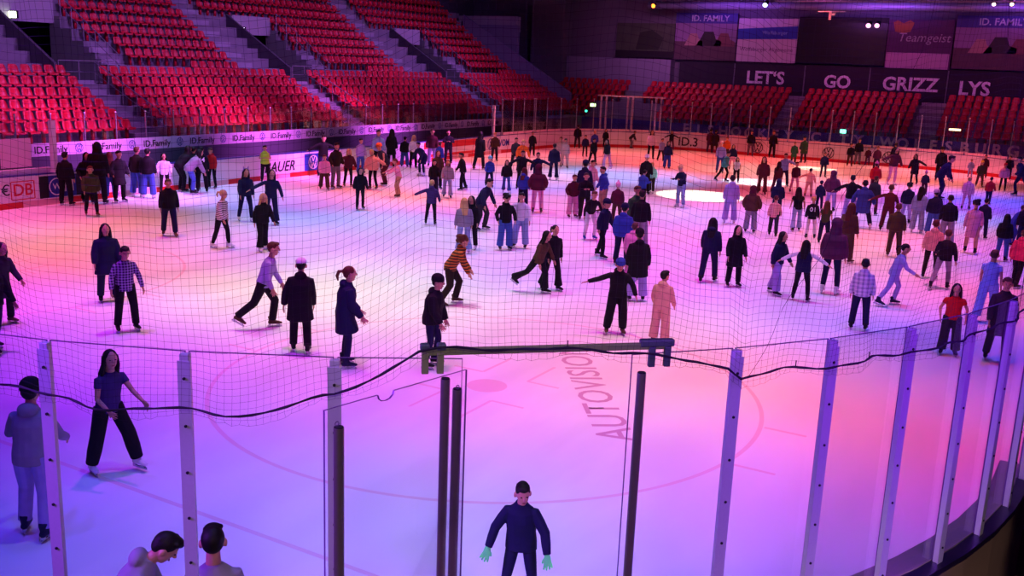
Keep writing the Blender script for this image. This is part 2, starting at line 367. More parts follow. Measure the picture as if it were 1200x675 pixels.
def build_net():
    cell = .047; da = math.degrees(cell/8.72); a0, a1 = -84, 2; na = int((a1-a0)/da); H = 2.9; ns = int(H/cell)
    r = .00085; vs = []; fs = []
    P = [[netpt(a0+i*da, j*cell) for j in range(-2, ns+1)] for i in range(na+1)]
    for i in range(na+1):
        P[i][0] = P[i][2] + Vector((.006*math.sin(i*1.7), .006*math.cos(i*2.3), -.055-.02*math.sin(i*.35)-.006*math.sin(i*2.9)))
        P[i][1] = P[i][2] + Vector((.005*math.sin(i*2.7), .005*math.cos(i*1.3), -.025-.008*math.sin(i*.35)))
    L = Vector((11.5,-28.6,3.3))
    def line(pts, rr):
        n0 = len(vs)
        for k, p in enumerate(pts):
            t = pts[min(k+1,len(pts)-1)]-pts[max(k-1,0)]
            t.normalize(); ref = Vector((math.cos(.7), -math.sin(.7), .3)); b = t.cross(ref).normalized(); c = t.cross(b)
            p = p-L
            for q in range(3):
                w = 2*pi*q/3; vs.append(tuple(p+b*(math.cos(w)*rr)+c*(math.sin(w)*rr)))
        for k in range(len(pts)-1):
            for q in range(3): fs.append((n0+k*3+q, n0+k*3+(q+1)%3, n0+k*3+3+(q+1)%3, n0+k*3+3+q))
    for i in range(na+1): line(P[i], r)
    for j in range(ns+3): line([P[i][j] for i in range(na+1)], r)
    me = bpy.data.meshes.new('mesh'); me.from_pydata(vs, [], fs); me.materials.append(NETM)
    o = bpy.data.objects.new('mesh', me); COL.objects.link(o); o.parent = net; o.name = 'netting'
    rp = [netpt(a0+k*.5, 0)-L for k in range(int((a1-a0)/.5))]
    mb = MB(); mb.tube(rp, [.0085+.0022*math.sin(k*2.1) for k in range(len(rp))], 6); mb.build('rope', NETM, net)
    # lacing seam of the net
    mb = MB(); mb.tube([netpt(-38.6+t*.30+.2*math.sin(t*.8), t*.09)-L for t in range(30)], .0016, 5); mb.build('seam_cord', NETM, net)
    for a in (-35.9,-31.5,-26,-47.5): mb = MB(); mb.tube([netpt(a,0)-L, netpt(a,0)-L+Vector((0,0,.05))], .004, 5); mb.build('tie', NETM, net)
build_net()

# ------------------------------------------------------------------ left stand (long side)
ZT = [2.10,2.47,2.85,3.27,3.70,4.13,4.45,4.94,5.45,5.98,6.52,7.08,7.66,8.22,8.86,9.5,10.15]
ZT = [z-.45 for z in ZT]
def rx0(i): return -18.55-.8*i          # front edge of row i
VOM = [(-6.1,-2.95),(8.4,11.4),(23.7,26.7)]
YA, YB = -26.0, 36.0
def terrace(name, i0, i1, ya, yb, zbot, label, endm=1):
    prof = [(rx0(i0), zbot)]
    for i in range(i0, i1):
        prof += [(rx0(i), ZT[i]), (rx0(i+1), ZT[i])]
    prof.append((rx0(i1), zbot)); n = len(prof)
    mb = MB(); mb.add([(x,ya,z) for x,z in prof]+[(x,yb,z) for x,z in prof], [(i,n+i,n+(i+1)%n,(i+1)%n) for i in range(n)], 0)
    mb.add([(x,ya,z) for x,z in prof], [tuple(range(n))], 1); mb.add([(x,yb,z) for x,z in prof], [tuple(range(n))[::-1]], 1)
    o = mb.build(name, [CONC, WALLG]); tag(o, label, kind='structure'); return o
terrace('trim_1', 0, 6, YA, YB, 0, 'lower stepped concrete terrace of the left stand')
edges = [YA]+[v for w in VOM for v in w]+[YB]
for k in range(0, len(edges), 2):
    terrace('trim_%d' % (2+k//2), 6, 12, edges[k], edges[k+1], 0, 'upper stepped concrete terrace of the left stand')
terrace('trim_6', 12, 16, YA, YB, 6.4, 'topmost stepped terrace of the left stand')
for k, (a, b) in enumerate(VOM):
    mb = MB(); mb.box((rx0(12), a, 3.5), (rx0(6), b, 3.72)); mb.build('floor_%d' % (k+1), CONC)['kind'] = 'structure'
    mb = MB(); mb.box((rx0(12)-.1, a, 6.3), (rx0(12)+.35, b, 7.35)); mb.build('trim_%d' % (10+k), mat('slab_pale', '9a97a0', .8))['kind'] = 'structure'
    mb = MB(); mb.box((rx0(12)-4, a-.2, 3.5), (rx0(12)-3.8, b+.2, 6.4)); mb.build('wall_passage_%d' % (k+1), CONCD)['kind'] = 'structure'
    mb = MB()  # sloping parapet on the left side of the opening
    z0 = ZT[6]; pts = [(rx0(6), 3.7), (rx0(6), ZT[6]+.55), (rx0(12), ZT[11]+.75), (rx0(12), 3.7)]
    n = 4; y0, y1 = a-.14, a
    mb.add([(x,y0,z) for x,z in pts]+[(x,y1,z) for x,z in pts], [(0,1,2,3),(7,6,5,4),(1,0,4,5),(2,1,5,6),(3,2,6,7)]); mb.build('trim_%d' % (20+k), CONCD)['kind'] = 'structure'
# stairs in the aisles
stairm = mat('stair_concrete', '8f8b96', .8, noise=.15, scale=3)
STN = [30]
def stair(i0, i1, ya, yb):
    mb = MB()
    for i in range(i0, i1):
        mb.box((rx0(i)-.4, ya, ZT[i]-.02), (rx0(i), yb, ZT[i]+.02))
        mb.box((rx0(i)-.8, ya, ZT[i]-.02), (rx0(i)-.4, yb, ZT[i]+(ZT[i+1]-ZT[i])/2))
    o = mb.build('trim_%d' % STN[0], stairm); STN[0] += 1; o['kind'] = 'structure'
LOWA = [(-5.8,-4.6),(7.9,9.2),(22.8,24.6),(-20.5,-19.2)]
UPA = [(-9.6,-8.2),(5.1,6.6),(19.7,21.3)]
SIDE = [(-2.95,-1.9),(11.4,12.5),(26.7,27.8)]
for a, b in LOWA: stair(0, 6, a, b)
for a, b in UPA: stair(6, 15, a, b)
for a, b in SIDE: stair(6, 9, a, b)
# stand end wall and big column
for nm, a, b, m in (('wall_left', (-32.5,YA,0), (-31.9,YB+8,13), CONCD), ('pillar_wall', (-25.4,39.0,0), (-22.4,40.6,13), mat('column_grey','6f6a78',.85,noise=.1,scale=1.5)),
                    ('wall_corner', (-32,36.0,0), (-25.0,36.4,8.2), mat('ramp_wall','76708a',.85,noise=.1,scale=1))):
    mb = MB(); mb.box(a, b); o = mb.build(nm if nm.startswith('wall') else 'wall_column', m); o['kind'] = 'structure'
mb = MB(); pts = [(-19.5,1.6),(-19.5,3.2),(-29.5,8.9),(-29.5,4.0)]
mb.add([(x,35.0,z) for x,z in pts]+[(x,35.25,z) for x,z in pts], [(0,1,2,3),(7,6,5,4),(1,0,4,5),(2,1,5,6),(3,2,6,7),(0,3,7,4)]); mb.build('trim_50', mat('ramp_wall','76708a'))['kind'] = 'structure'
mb = MB(); mb.box((-32,36.4,7.7),(-25.4,37.2,8.9)); mb.build('trim_51', mat('slab_pale','9a97a0'))['kind'] = 'structure'

# ------------------------------------------------------------------ seats
def seat_mesh():
    mb = MB(); nx, prof = 5, [(.34,.40,.0),(.36,.44,.02),(.28,.44,.035),(.14,.425,.045),(.04,.43,.05),(.0,.50,.05),(-.03,.62,.045),(-.05,.74,.03),(-.055,.80,.0)]
    W = [.40,.43,.44,.44,.44,.44,.44,.40,.30]
    th = .02; n = len(prof)
    for side in (0, 1):
        for k, (x, z, c) in enumerate(prof):
            for i in range(nx):
                u = i/(nx-1)*2-1; w = W[k]/2
                xx = x + (c*u*u if k >= 4 else 0); zz = z + (c*u*u if k < 5 else 0)
                off = -th if side else 0
                mb.v.append((xx+(off if k >= 4 else 0), u*w, zz+(off if k < 5 else 0)))
    def id(s,k,i): return s*n*nx+k*nx+i
    for k in range(n-1):
        for i in range(nx-1):
            mb.f.append((id(0,k,i),id(0,k,i+1),id(0,k+1,i+1),id(0,k+1,i))); mb.f.append((id(1,k,i),id(1,k+1,i),id(1,k+1,i+1),id(1,k,i+1)))
    for k in range(n-1):
        for i in (0, nx-1): mb.f.append((id(0,k,i),id(0,k+1,i),id(1,k+1,i),id(1,k,i)))
    for i in range(nx-1):
        for k in (0, n-1): mb.f.append((id(0,k,i),id(0,k,i+1),id(1,k,i+1),id(1,k,i)))
    # support foot
    m0 = len(mb.v)
    mb.m = [0]*len(mb.f)
    mb.box((-.02,-.05,0),(.10,.05,.41))
    return mb
SMB = seat_mesh()
allseats = []   # (x,y,z,rot,rowkey)
def blocked(y, spans): return any(a-.15 < y < b+.15 for a, b in spans)
for i in range(0, 16):
    y = YA+.4
    while y < YB-.6:
        bl = LOWA if i < 6 else (UPA + (VOM if i < 12 else []) + (SIDE if i < 9 else []))
        ok = not blocked(y, bl)
        if i == 6 and any(a < y < a+4.5 for a in (-2.95,11.4,26.7)): ok = False
        if i in (6,7,8,9,10,11) and any(v-1.95 < y < v for v in (-6.1,8.4,23.7)): ok = False
        if i >= 6 and y > 34.2: ok = False
        if ok: allseats.append((rx0(i)-.52, y, ZT[i], 0.0, 'left', i))
        y += .54
FZ = [1.45+.42*i for i in range(6)]
FA = [(-15.6,-14.2),(-3.6,-2.1),(5.3,6.9),(16.4,17.6)]
for i in range(6):
    x = -21.5
    while x < 21:
        if not any(a < x < b for a, b in FA) and not (x < -12.2 and i < 3 and x > -17.6):
            allseats.append((x, 33.55+.8*i+.5, FZ[i], -pi/2, 'far', i))
        x += .54
vis = [s for s in allseats if inframe((s[0],s[1],s[2]+.6), 8)]
vis.sort(key=lambda s: (Vector(s[:3])-CAM).length)
ind, rest = vis[:300], vis[300:]
sme = None
ORD = ['front','second','third','fourth','fifth','sixth','seventh','eighth','ninth','tenth','eleventh','twelfth','top','top','top','top']
for x, y, z, r, w, i in ind:
    if sme is None:
        o = SMB.build('stadium_seat', SEATM, smooth=True); sme = o.data
    else:
        o = bpy.data.objects.new('stadium_seat', sme); COL.objects.link(o)
    o.location = (x, y, z); o.rotation_euler = (0,0,r)
    side = 'left of the first aisle' if y < -5.2 else 'right of the first aisle'
    tag(o, 'red bucket seat, %s row of left stand, %s' % (ORD[i], side), 'seat', 'red seats in the %s row, %s' % (ORD[i], side))
mb = MB()
for x, y, z, r, w, i in rest:
    c, s_ = math.cos(r), math.sin(r)
    mb.add([(x+a*c-b*s_, y+a*s_+b*c, z+h) for a, b, h in SMB.v], SMB.f)
o = mb.build('stadium_seats', SEATM, smooth=True); tag(o, 'rows of red plastic bucket seats filling the rest of the stands', 'seats', kind='stuff')

# ------------------------------------------------------------------ handrails
def rail(pts, label, h=.95, uprights=None):
    root = empty('handrail', pts[0]); tag(root, label, 'handrail', 'thin steel handrails in the left stand')
    P0 = Vector(pts[0]); P = [Vector(p)-P0 for p in pts]
    mb = MB(); mb.tube([p+Vector((0,0,h)) for p in P], .022, 6); mb.build('top_rail', RAILM, root)
    mb = MB(); mb.tube([p+Vector((0,0,h*.5)) for p in P], .015, 6); mb.build('mid_rail', RAILM, root)
    n = uprights or len(P)
    for k in range(n):
        t = k/(n-1)*(len(P)-1); a = min(int(t), len(P)-2); p = P[a].lerp(P[a+1], t-a)
        mb = MB(); mb.tube([p, p+Vector((0,0,h))], .02, 6); mb.build('upright', RAILM, root)
nm = ['first','second','third']
for k, (a, b) in enumerate(VOM):
    rail([(rx0(6)-.05,a+.1,3.72),(rx0(6)-.05,b-.05,3.72)], 'steel handrail across the %s stand entrance from the left' % nm[k], uprights=4)
for k, (a, b) in enumerate(LOWA[:3]):
    rail([(rx0(0),b+.06,ZT[0]),(rx0(5)-.4,b+.06,ZT[5])], 'steel handrail down the right side of the %s lower aisle' % nm[k], uprights=6)
for k, (a, b) in enumerate(SIDE):
    rail([(rx0(6),a+.05,ZT[6]),(rx0(11),a+.05,ZT[11])], 'steel handrail along the wall above the %s stand entrance' % nm[k], uprights=6)

# ------------------------------------------------------------------ player bench area : banner wall, rear glass, end poles
banner = tag(empty('advert_banner', (-17.3,0,1.5)), 'long pale advert banner under the left stand with black car-maker lettering', 'banner')
mb = MB(); mb.box((-.06,-26,-.13),(0,26,.33)); mb.build('cloth', mat('banner_pale', 'd4c2dc', .6, noise=.05, scale=1), banner)
k = 0; y = -13.3
lab = []
while y < 24.5:
    text_mesh('lettering', 'ID.Family', .36, BLACKP, banner, (.006, y+.05, .085), YD, ZD, bold=.004)
    ring('logo_ring', y+1.22, .10, .17, .025, mat('banner_blue','2d3c94'), x=.006, parent=banner)
    y += 2.38
wallb = mat('bench_wall', '4d4b5e', .8, noise=.1, scale=1)
mb = MB(); mb.box((-17.6,-26,0),(-17.3,26,1.36)); mb.build('wall_bench_rear', wallb)['kind'] = 'structure'
mb = MB(); mb.box((-18.6,-26,0),(-17.4,36,1.62)); mb.build('trim_60', CONC)['kind'] = 'structure'
def seg_post(x, y, z0, z1, w, label, grp, m=RAILM):
    root = empty('glass_post', (x,y,z0)); tag(root, label, 'glass post', grp)
    mb = MB(); mb.box((-w,-w,0),(w,w,z1-z0)); mb.build('post', m, root)
    mb = MB(); mb.box((-w*1.6,-w*1.6,z1-z0),(w*1.6,w*1.6,z1-z0+.04)); mb.build('post_cap', WHITEP, root)
rg = mix_glass('rear_glass', (.93,.9,.95), .8, .05)
y = -13.5; ys = []
while y < 17.5: ys.append(y); y += 1.4
for y in ys: seg_post(-17.45, y, 1.62, 2.85, .018, 'slim steel post of the rear bench glass with a bright cap', 'posts of the rear bench glass')
for a, b in zip(ys[:-1], ys[1:]):
    mb = MB(); mb.box((-.006,-.68,0),(.006,.68,1.0)); o = mb.build('glass_barrier', rg); o.location = (-17.45,(a+b)/2,1.83)
    tag(o, 'clear pane of the rear glass behind the player benches', 'glass pane', 'panes of the rear bench glass')
bench = None
bm_ = mat('bench_wood', '3a3450', .7)
for k, y in enumerate((-9.5,-3.2,3.8,10.5)):
    root = empty('player_bench', (-16.4,y,0)); tag(root, 'dark player bench behind the left boards, '+['nearest the tall left pole','second from the tall left pole','third from the tall left pole','nearest the tall right pole'][k], 'bench', 'player benches behind the left boards')
    mb = MB(); mb.box((-.2,-2.6,.42),(.2,2.6,.48)); mb.build('seat', bm_, root)
    for s in (-2.3,0,2.3): mb = MB(); mb.box((-.15,s-.05,0),(.15,s+.05,.42)); mb.build('leg', bm_, root)
mb = MB(); mb.box((-17.3,-26,-.02),(-15.1,30,.0)); mb.build('floor_bench', CONCD)['kind'] = 'structure'
polem = mat('pole_white', 'e9dcec', .35)
for y, w, lb in ((-12.35,.085,'thick white pole at the left end of the player benches'),(16.4,.07,'thick white pole at the right end of the player benches')):
    root = empty('bench_pole', (-15.05,y,BZ)); tag(root, lb, 'pole', 'white poles ending the bench section')
    mb = MB(); mb.box((-w,-w,0),(w,w,1.75)); mb.build('pole', polem, root, bevel=.01)
    mb = MB(); mb.box((-w-.02,-w-.02,0),(w+.02,w+.02,.05)); mb.build('foot_plate', polem, root)
P = [(-15.08,-14.1,BZ+.28),(-15.08,-13.3,BZ+.28)]
mb = MB(); mb.box((-.02,-.55,0),(.0,.55,.95)); o = mb.build('notice_board', mat('notice_pink','d9b0d0',.6)); o.location = (-15.3,-13.55,1.3); tag(o, 'plain pale rectangular board behind the left boards by the white pole', 'board')
mb = MB(); mb.box((-.15,0,0),(0,3.0,.2)); o = mb.build('ledge_panel', mat('ledge_pale','cfc3dc',.5), bevel=.01); o.location = (-15.16,-15.4,BZ-.03); tag(o, 'pale ledge strip on the left boards beside the white pole', 'ledge')
mb = MB(); mb.box((-.10,0,0),(0,4.6,.16)); o = mb.build('ledge_panel', mat('ledge_pale','cfc3dc',.5), bevel=.01); o.location = (-15.18,16.7,BZ-.03); tag(o, 'long pale ledge strip on the left boards right of the right pole', 'ledge')

# ------------------------------------------------------------------ glass round the far end
def outline_path():
    pts = [(-15.06, y) for y in np.arange(17.4, 21.4, 1.3)]
    R = RC+.06
    for k in range(0, 11): a = R_(180-90*k/10); pts.append((-6.5+R*math.cos(a), 21.5+R*math.sin(a)))
    pts += [(x, 30.06) for x in np.arange(-5.2, 6.0, 1.3)]
    for k in range(0, 11): a = R_(90-90*k/10); pts.append((6.5+R*math.cos(a), 21.5+R*math.sin(a)))
    return pts
path = outline_path()
for k, (x, y) in enumerate(path):
    if not inframe((x,y,2), 10): continue
    seg_post(x, y, BZ, 3.15, .022, 'thin steel post of the glass round the far end', 'glass posts round the far end', ALU)
    if k+1 < len(path):
        x1, y1 = path[k+1]; L = math.hypot(x1-x, y1-y)
        mb = MB(); mb.box((.02,-.006,0),(L-.02,.006,2.0)); o = mb.build('glass_barrier', rg); o.location = (x,y,BZ+.02); o.rotation_euler = (0,0,math.atan2(y1-y,x1-x))
        tag(o, 'clear glass pane standing on the far end boards', 'glass pane', 'glass panes round the far end')
# white ledge strip over the far boards
mb = MB()
for (x,y),(x1,y1) in zip(path[:-1], path[1:]):
    L = math.hypot(x1-x,y1-y)-.08; dx, dy = (x1-x)/(L+.08), (y1-y)/(L+.08); nx_, ny_ = -dy, dx
    vs = []
    for z in (BZ, BZ+.14):
        for s, n_ in ((0.04,-.085),(L,-.085),(L,-.035),(0.04,-.035)): vs.append((x+dx*s+nx_*n_, y+dy*s+ny_*n_, z))
    mb.add(vs, [(0,3,2,1),(4,5,6,7),(0,1,5,4),(1,2,6,5),(2,3,7,6),(3,0,4,7)])
mb.build('advert_strip', mat('strip_pale','e0c6d4',.5), boards)
# far gate frame
g = tag(empty('double_gate', (-12.4,27.6,0)), 'tall white twin-post gate frame in the far left corner', 'gate')
for px in (703, 709, 734, 740, 767, 773):
    d = ray(px, 150); a = d.x**2+d.y**2; O = Vector((CAM.x+6.5, CAM.y-21.5)); b_ = 2*(O.x*d.x+O.y*d.y); c_ = O.dot(O)-(RC+.2)**2
    t = (-b_+math.sqrt(b_*b_-4*a*c_))/2/a; X = CAM+d*t
    mb = MB(); mb.box((X.x-.05+12.4,X.y-.05-27.6,1.1),(X.x+.05+12.4,X.y+.05-27.6,3.4)); mb.build('post', polem, g)
    if px == 703: Xa = X.copy()
    Xb = X.copy()
mb = MB(); mb.tube([(Xa.x+12.4-.3,Xa.y-27.6,3.4),(Xb.x+12.4+.3,Xb.y-27.6,3.4)], .05, 6); mb.build('top_bar', polem, g)

# ------------------------------------------------------------------ far stand
prof = [(33.0,0),(33.0,1.42)]
for i in range(6): prof += [(33.5+.8*i, FZ[i]), (33.5+.8*(i+1), FZ[i])]
prof.append((38.3,0)); n = len(prof)
mb = MB(); mb.add([(-22.3,y,z) for y,z in prof]+[(22,y,z) for y,z in prof], [(i,(i+1)%n,n+(i+1)%n,n+i) for i in range(n)]+[tuple(range(n))[::-1], tuple(range(n,2*n))])
mb.build('trim_70', CONC)['kind'] = 'structure'
mb = MB(); mb.box((-22,32.93,.35),(22,33.0,1.62)); o = mb.build('fascia_banner', mat('fascia_blue','4444a8',.6,noise=.15,scale=.6)); tag(o, 'blue banner along the foot of the far stand with pale lettering', 'banner')
S_ = 'EISHOCKEY CITY WOLFSBURG'
for k, ch in enumerate(S_):
    if ch != ' ': text_mesh('lettering', ch, .92, mat('fascia_letter','d8d0f0',.6), o, (-9.25+k*.9, 32.92, 1.24), XD, ZD, bold=.03)
mb = MB(); mb.box((-22,30.2,-.02),(22,33,.0)); mb.build('floor_far', CONCD)['kind'] = 'structure'
for k, (a, b) in enumerate(FA[1:3]):
    mb = MB()
    for i in range(6):
        mb.box((a,33.5+.8*i,FZ[i]),(b,33.9+.8*i,FZ[i]+.02)); mb.box((a,33.9+.8*i,FZ[i]),(b,34.3+.8*i,FZ[i]+.21))
    mb.build('trim_%d' % (80+k), stairm)['kind'] = 'structure'

# ------------------------------------------------------------------ far wall with posters
mb = MB(); mb.box((-32,40.4,0),(24,40.8,13)); mb.build('wall_far', mat('far_wall','6a6272',.9,noise=.12,scale=1))['kind'] = 'structure'
mb = MB(); mb.box((-22.3,39.5,0),(-13.3,40.4,6.0)); mb.build('wall_far_lower', mat('far_wall_low','8d84a0',.9,noise=.1,scale=1))['kind'] = 'structure'
FY = 40.0
def board(name, x0, x1, z0, z1, m, label, y=FY, d=.12, cat='poster'):
    root = empty(name, ((x0+x1)/2, y, z0)); tag(root, label, cat)
    mb = MB(); mb.box((-(x1-x0)/2,0,0),((x1-x0)/2,d,z1-z0)); mb.build('panel', m, root); return root
def patch(root, x0, x1, z0, z1, m, name='print'):
    L = root.location; mb = MB(); mb.box((x0-L.x,-.012,z0-L.z),(x1-L.x,0,z1-L.z)); return mb.build(name, m, root)
def wtext(root, txt, x, z, size, m, **k):
    L = root.location; return text_mesh('lettering', txt, size, m, root, (x-L.x, -.02, z-L.z), XD, ZD, **k)
def blob(root, pts, m, name='print'):
    L = root.location; n = len(pts); mb = MB(); mb.add([(x-L.x,-.018,z-L.z) for x,z in pts]+[(x-L.x,-.004,z-L.z) for x,z in pts], [tuple(range(n))]+[(i,n+i,n+(i+1)%n,(i+1)%n) for i in range(n)]); mb.build(name, m, root)
pg = mat('poster_olive','4a5040',.7,noise=.5,scale=1.2); pk = mat('poster_dark','201c22',.7)
r = board('wall_poster', -18.2,-13.35,6.1,8.7, pg, 'dim olive landscape poster, leftmost on the far wall'); patch(r,-18.2,-13.35,6.1,6.6,pk); blob(r,[(-16.5,6.7),(-14.6,6.7),(-14.2,7.6),(-15.2,8.2),(-16.2,8.0)],mat('poster_moss','2c3426'))
for x0, x1, w in ((-13.3,-8.45,'left'),(6.55,11.6,'right')):
    r = board('wall_poster', x0, x1, 6.05, 9.5, mat('poster_purple','8a6a9a',.7,noise=.15,scale=.8), 'car poster headed with white ID. FAMILY lettering, %s one of the pair' % w)
    patch(r, x0, x1, 8.75, 9.5, mat('poster_violet','3f3a8c')); patch(r, x0, x1, 6.05, 7.4, mat('poster_ground','5c4450',.8,noise=.2,scale=2))
    wtext(r, 'ID. FAMILY', (x0+x1)/2+.3, 9.1, .62, mat('poster_text','c4bcd8'), bold=.01)
    c = (x0+x1)/2
    for dx, s, col in ((-.9,.8,'a87a80'),(.3,1.1,'2a2028'),(1.5,.9,'7a4450')):
        blob(r, [(c+dx-.9*s,7.1),(c+dx+.9*s,7.1),(c+dx+.9*s,7.45),(c+dx+.5*s,7.6),(c+dx+.3*s,7.6+.5*s),(c+dx-.35*s,7.6+.5*s),(c+dx-.6*s,7.6)], mat('car_'+col, col))
pw_ = mat('poster_white','c9b4c8',.6)
r = board('wall_poster', -8.35,-3.95,6.05,9.15, pw_, 'white poster with a blue band across it')
blob(r, [(-8.35,7.65),(-3.95,7.75),(-3.95,8.65),(-8.35,8.4)], mat('poster_blueband','2a3fa8')); wtext(r, 'Wolfsburger', -5.6, 8.15, .36, mat('band_text','8a94d0')); wtext(r, 'Wolfsburger Allgemeine', -6.15, 6.95, .40, mat('dim_text','7a5878'))
r = board('video_screen', -3.9,2.2,6.1,9.3, mat('screen_black','0c0b10',.4), 'big switched-off black video screen on the far wall', cat='screen'); patch(r,-3.9,2.2,8.95,9.3,pk,'frame')
r = board('wall_poster', 2.25,6.45,5.9,9.2, mat('poster_plum','52305c',.7,noise=.1,scale=1), 'plum poster with cream Teamgeist lettering and orange crest')
wtext(r, 'Teamgeist', 4.6, 8.0, .82, mat('teamgeist_text','a890b4'), shear=.2); patch(r, 2.3, 6.35, 5.95, 7.0, mat('poster_pale','b98ab8'))
blob(r, [(2.7,8.4),(3.2,8.3),(3.7,8.4),(3.9,9.0),(3.6,9.15),(3.2,8.95),(2.8,9.15),(2.55,9.0)], mat('crest_orange','a05828'))
band = board('slogan_band', -12.6, 12.6, 3.6, 5.95, mat('slogan_dark','221c2a',.8), 'dark band reading LET\'S GO GRIZZ LYS in white block capitals', y=39.6, cat='banner')
for x0, x1 in ((-12.5,-8.3),(-8.2,-3.1),(-3.0,1.4),(1.5,6.4),(6.6,12.5)): patch(band, x0, x1, 4.0, 5.85, mat('slogan_panel','2c2434',.8))
st = mat('slogan_text','e8dcf0',.6)
for t, x, z in (("LET‘S",-5.9,4.9),('GO',-.72,4.82),('GRIZZ',4.15,4.85),('LYS',8.2,4.75)): wtext(band, t, x, z, 1.25 if t != 'GO' else 1.2, st, bold=.035)
mb = MB()
for x in (-8.25,-3.05,1.45,6.5): mb.box((x-.04,-.05,.0),(x+.04,-.01,2.3))
mb.build('divider', mat('divider_grey','6a6078'), band)
# exit sign, lamps on posts
def lamp(name, px, py, y, size, col, strength, label, post=False, x=None):
    d = ray(px, py); t = ((y-CAM.y)/d.y) if x is None else (x-CAM.x)/d.x; P = CAM+d*t
    root = empty(name, P); tag(root, label, 'lamp')
    mb = MB(); mb.box((-size[0],-.06,-size[1]),(size[0],.06,size[1])); mb.build('lit_face', mat(name+'_'+col, col, emis=col, estr=strength), root, bevel=.01)
    mb = MB(); mb.box((-size[0]-.02,.02,-size[1]-.02),(size[0]+.02,.12,size[1]+.04)); mb.build('housing', DARK, root)
    if post: mb = MB(); mb.box((-.02,.06,-P.z+.5),(.02,.1,-.1)); mb.build('post', polem, root)
lamp('exit_sign', 695, 123, 33.3, (.2,.11), 'c8ffa0', 5, 'small lit green-white emergency exit sign beside the far gate')
lamp('exit_sign', 687, 130, 33.2, (.07,.07), '40ffc0', 4, 'tiny green light dot below the far exit sign')
lamp('signal_lamp', 988, 154, 30.4, (.17,.11), '60ffc0', 6, 'green goal lamp on a white post behind the far boards', post=True)
lamp('strip_lamp', 1119, 152, 32.9, (.33,.06), 'ffe0a0', 4, 'warm yellow strip lamp low in the far right stand')
lamp('emergency_lamp', 15, 17, 0, (.22,.14), 'f0ffd0', 6, 'bright emergency lamp under the leftmost entrance slab', x=-27.5)
lamp('emergency_lamp', 285, 34, 0, (.08,.08), 'f0f0ff', 5, 'small white lamp under the second entrance slab', x=-27.5)

# ------------------------------------------------------------------ roof
mb = MB(); mb.box((-33,-36,12.6),(33,41,12.8)); mb.build('ceiling', mat('roof_dark','3a3548',.9))['kind'] = 'structure'
ductm = mat('duct_metal','9a94b4',.5,metal=.3,noise=.1,scale=2)
for k, (y, z, r_, lb) in enumerate(((38.5,9.95,.28,'long round air duct under the roof, lowest'),(37.0,10.5,.22,'long round air duct under the roof, middle'),(35.0,10.95,.25,'long round air duct under the roof, highest'))):
    root = empty('air_duct', (0,y,z)); tag(root, lb, 'duct', 'air ducts under the roof')
    mb = MB(); mb.tube([(-15,0,0),(22,0,0)], r_, 14); mb.build('pipe', ductm, root, smooth=True)
    mb = MB()
    for x in range(-14, 22, 3): mb.tube([(x-.05,0,0),(x+.05,0,0)], r_+.03, 14)
    mb.build('joint_ring', ductm, root)
trm = mat('truss_metal','a8a0b8',.4,metal=.5)
root = empty('lighting_truss', (3,30,9.7)); tag(root, 'lattice lighting truss hanging under the roof at top right', 'truss')
mb = MB(); 
for dy, dz in ((0,0),(.4,0),(.2,.35)): mb.tube([(-6,dy,dz),(12,dy,dz)], .03, 6)
mb.build('chord', trm, root)
mb = MB()
for k in range(36): x = -6+k*.5; mb.tube([(x,0,0),(x+.25,.2,.35)], .015, 5); mb.tube([(x+.25,.2,.35),(x+.5,.4,0)], .015, 5)
mb.build('lattice', trm, root)
def fixture(px, py, y, col, st_, label, r_=.16):
    d = ray(px, py); P = CAM+d*((y-CAM.y)/d.y); root = empty('stage_light', P); tag(root, label, 'stage light')
    mb = MB(); mb.tube([(0,.25,.12),(0,-.05,-.05)], [r_*.8, r_], 14); mb.build('can', DARK, root)
    mb = MB(); mb.tube([(0,-.05,-.05),(0,-.07,-.06)], r_*.85, 14); mb.build('lens', mat('lens_'+col, col, emis=col, estr=st_), root)
    mb = MB(); mb.box((-r_-.03,.05,0),(-r_,.1,.4)); mb.box((r_,.05,0),(r_+.03,.1,.4)); mb.box((-r_-.03,.05,.38),(r_+.03,.1,.42)); mb.build('yoke', DARK, root)
fixture(766, 6, 30, 'ff7020', 9, 'glowing orange stage light under the roof')
fixture(897, 5, 30, 'b0c8ff', 12, 'bright bluish-white stage light at the top edge')
fixture(1165, 4, 30, 'ffd0c0', 8, 'warm white stage light at top right, left one of a pair', .11)
fixture(1186, 4, 30, 'ffd8b0', 10, 'warm white stage light at top right, right one of a pair', .11)
fixture(1018, 29, 30, 'ffb0e0', 2.2, 'round pink lamp over the screen, left one of two', .17)
fixture(1028, 29, 30, 'ffb0e0', 2.2, 'round pink lamp over the screen, right one of two', .17)
d = ray(973, 14); P = CAM+d*((29-CAM.y)/d.y); root = empty('projector_mount', P); tag(root, 'small white projector bracket hanging from the truss', 'bracket')
mb = MB(); mb.box((-.7,-.04,0),(.9,.04,.06)); mb.build('cross_arm', polem, root)
mb = MB(); mb.box((-.05,-.05,-.45),(.08,.05,0)); mb.box((.0,-.05,-.2),(.3,.05,-.08)); mb.build('hanger', polem, root)

# ------------------------------------------------------------------ ground outside the near boards
mb = MB(); mb.box((5,-36,-.35),(24,-20,-.3)); mb.build('floor_spectators', mat('floor_brown','4a3a34',.9,noise=.2,scale=2))['kind'] = 'structure'
mb = MB(); mb.box((-33,-36,-.4),(33,41,-.36)); mb.build('floor_hall', CONCD)['kind'] = 'structure'
mb = MB(); mb.box((15.9,-26,-.3),(16.1,30,3.0)); mb.build('wall_right', mat('dark_wall','0e0c10',.95))['kind'] = 'structure'

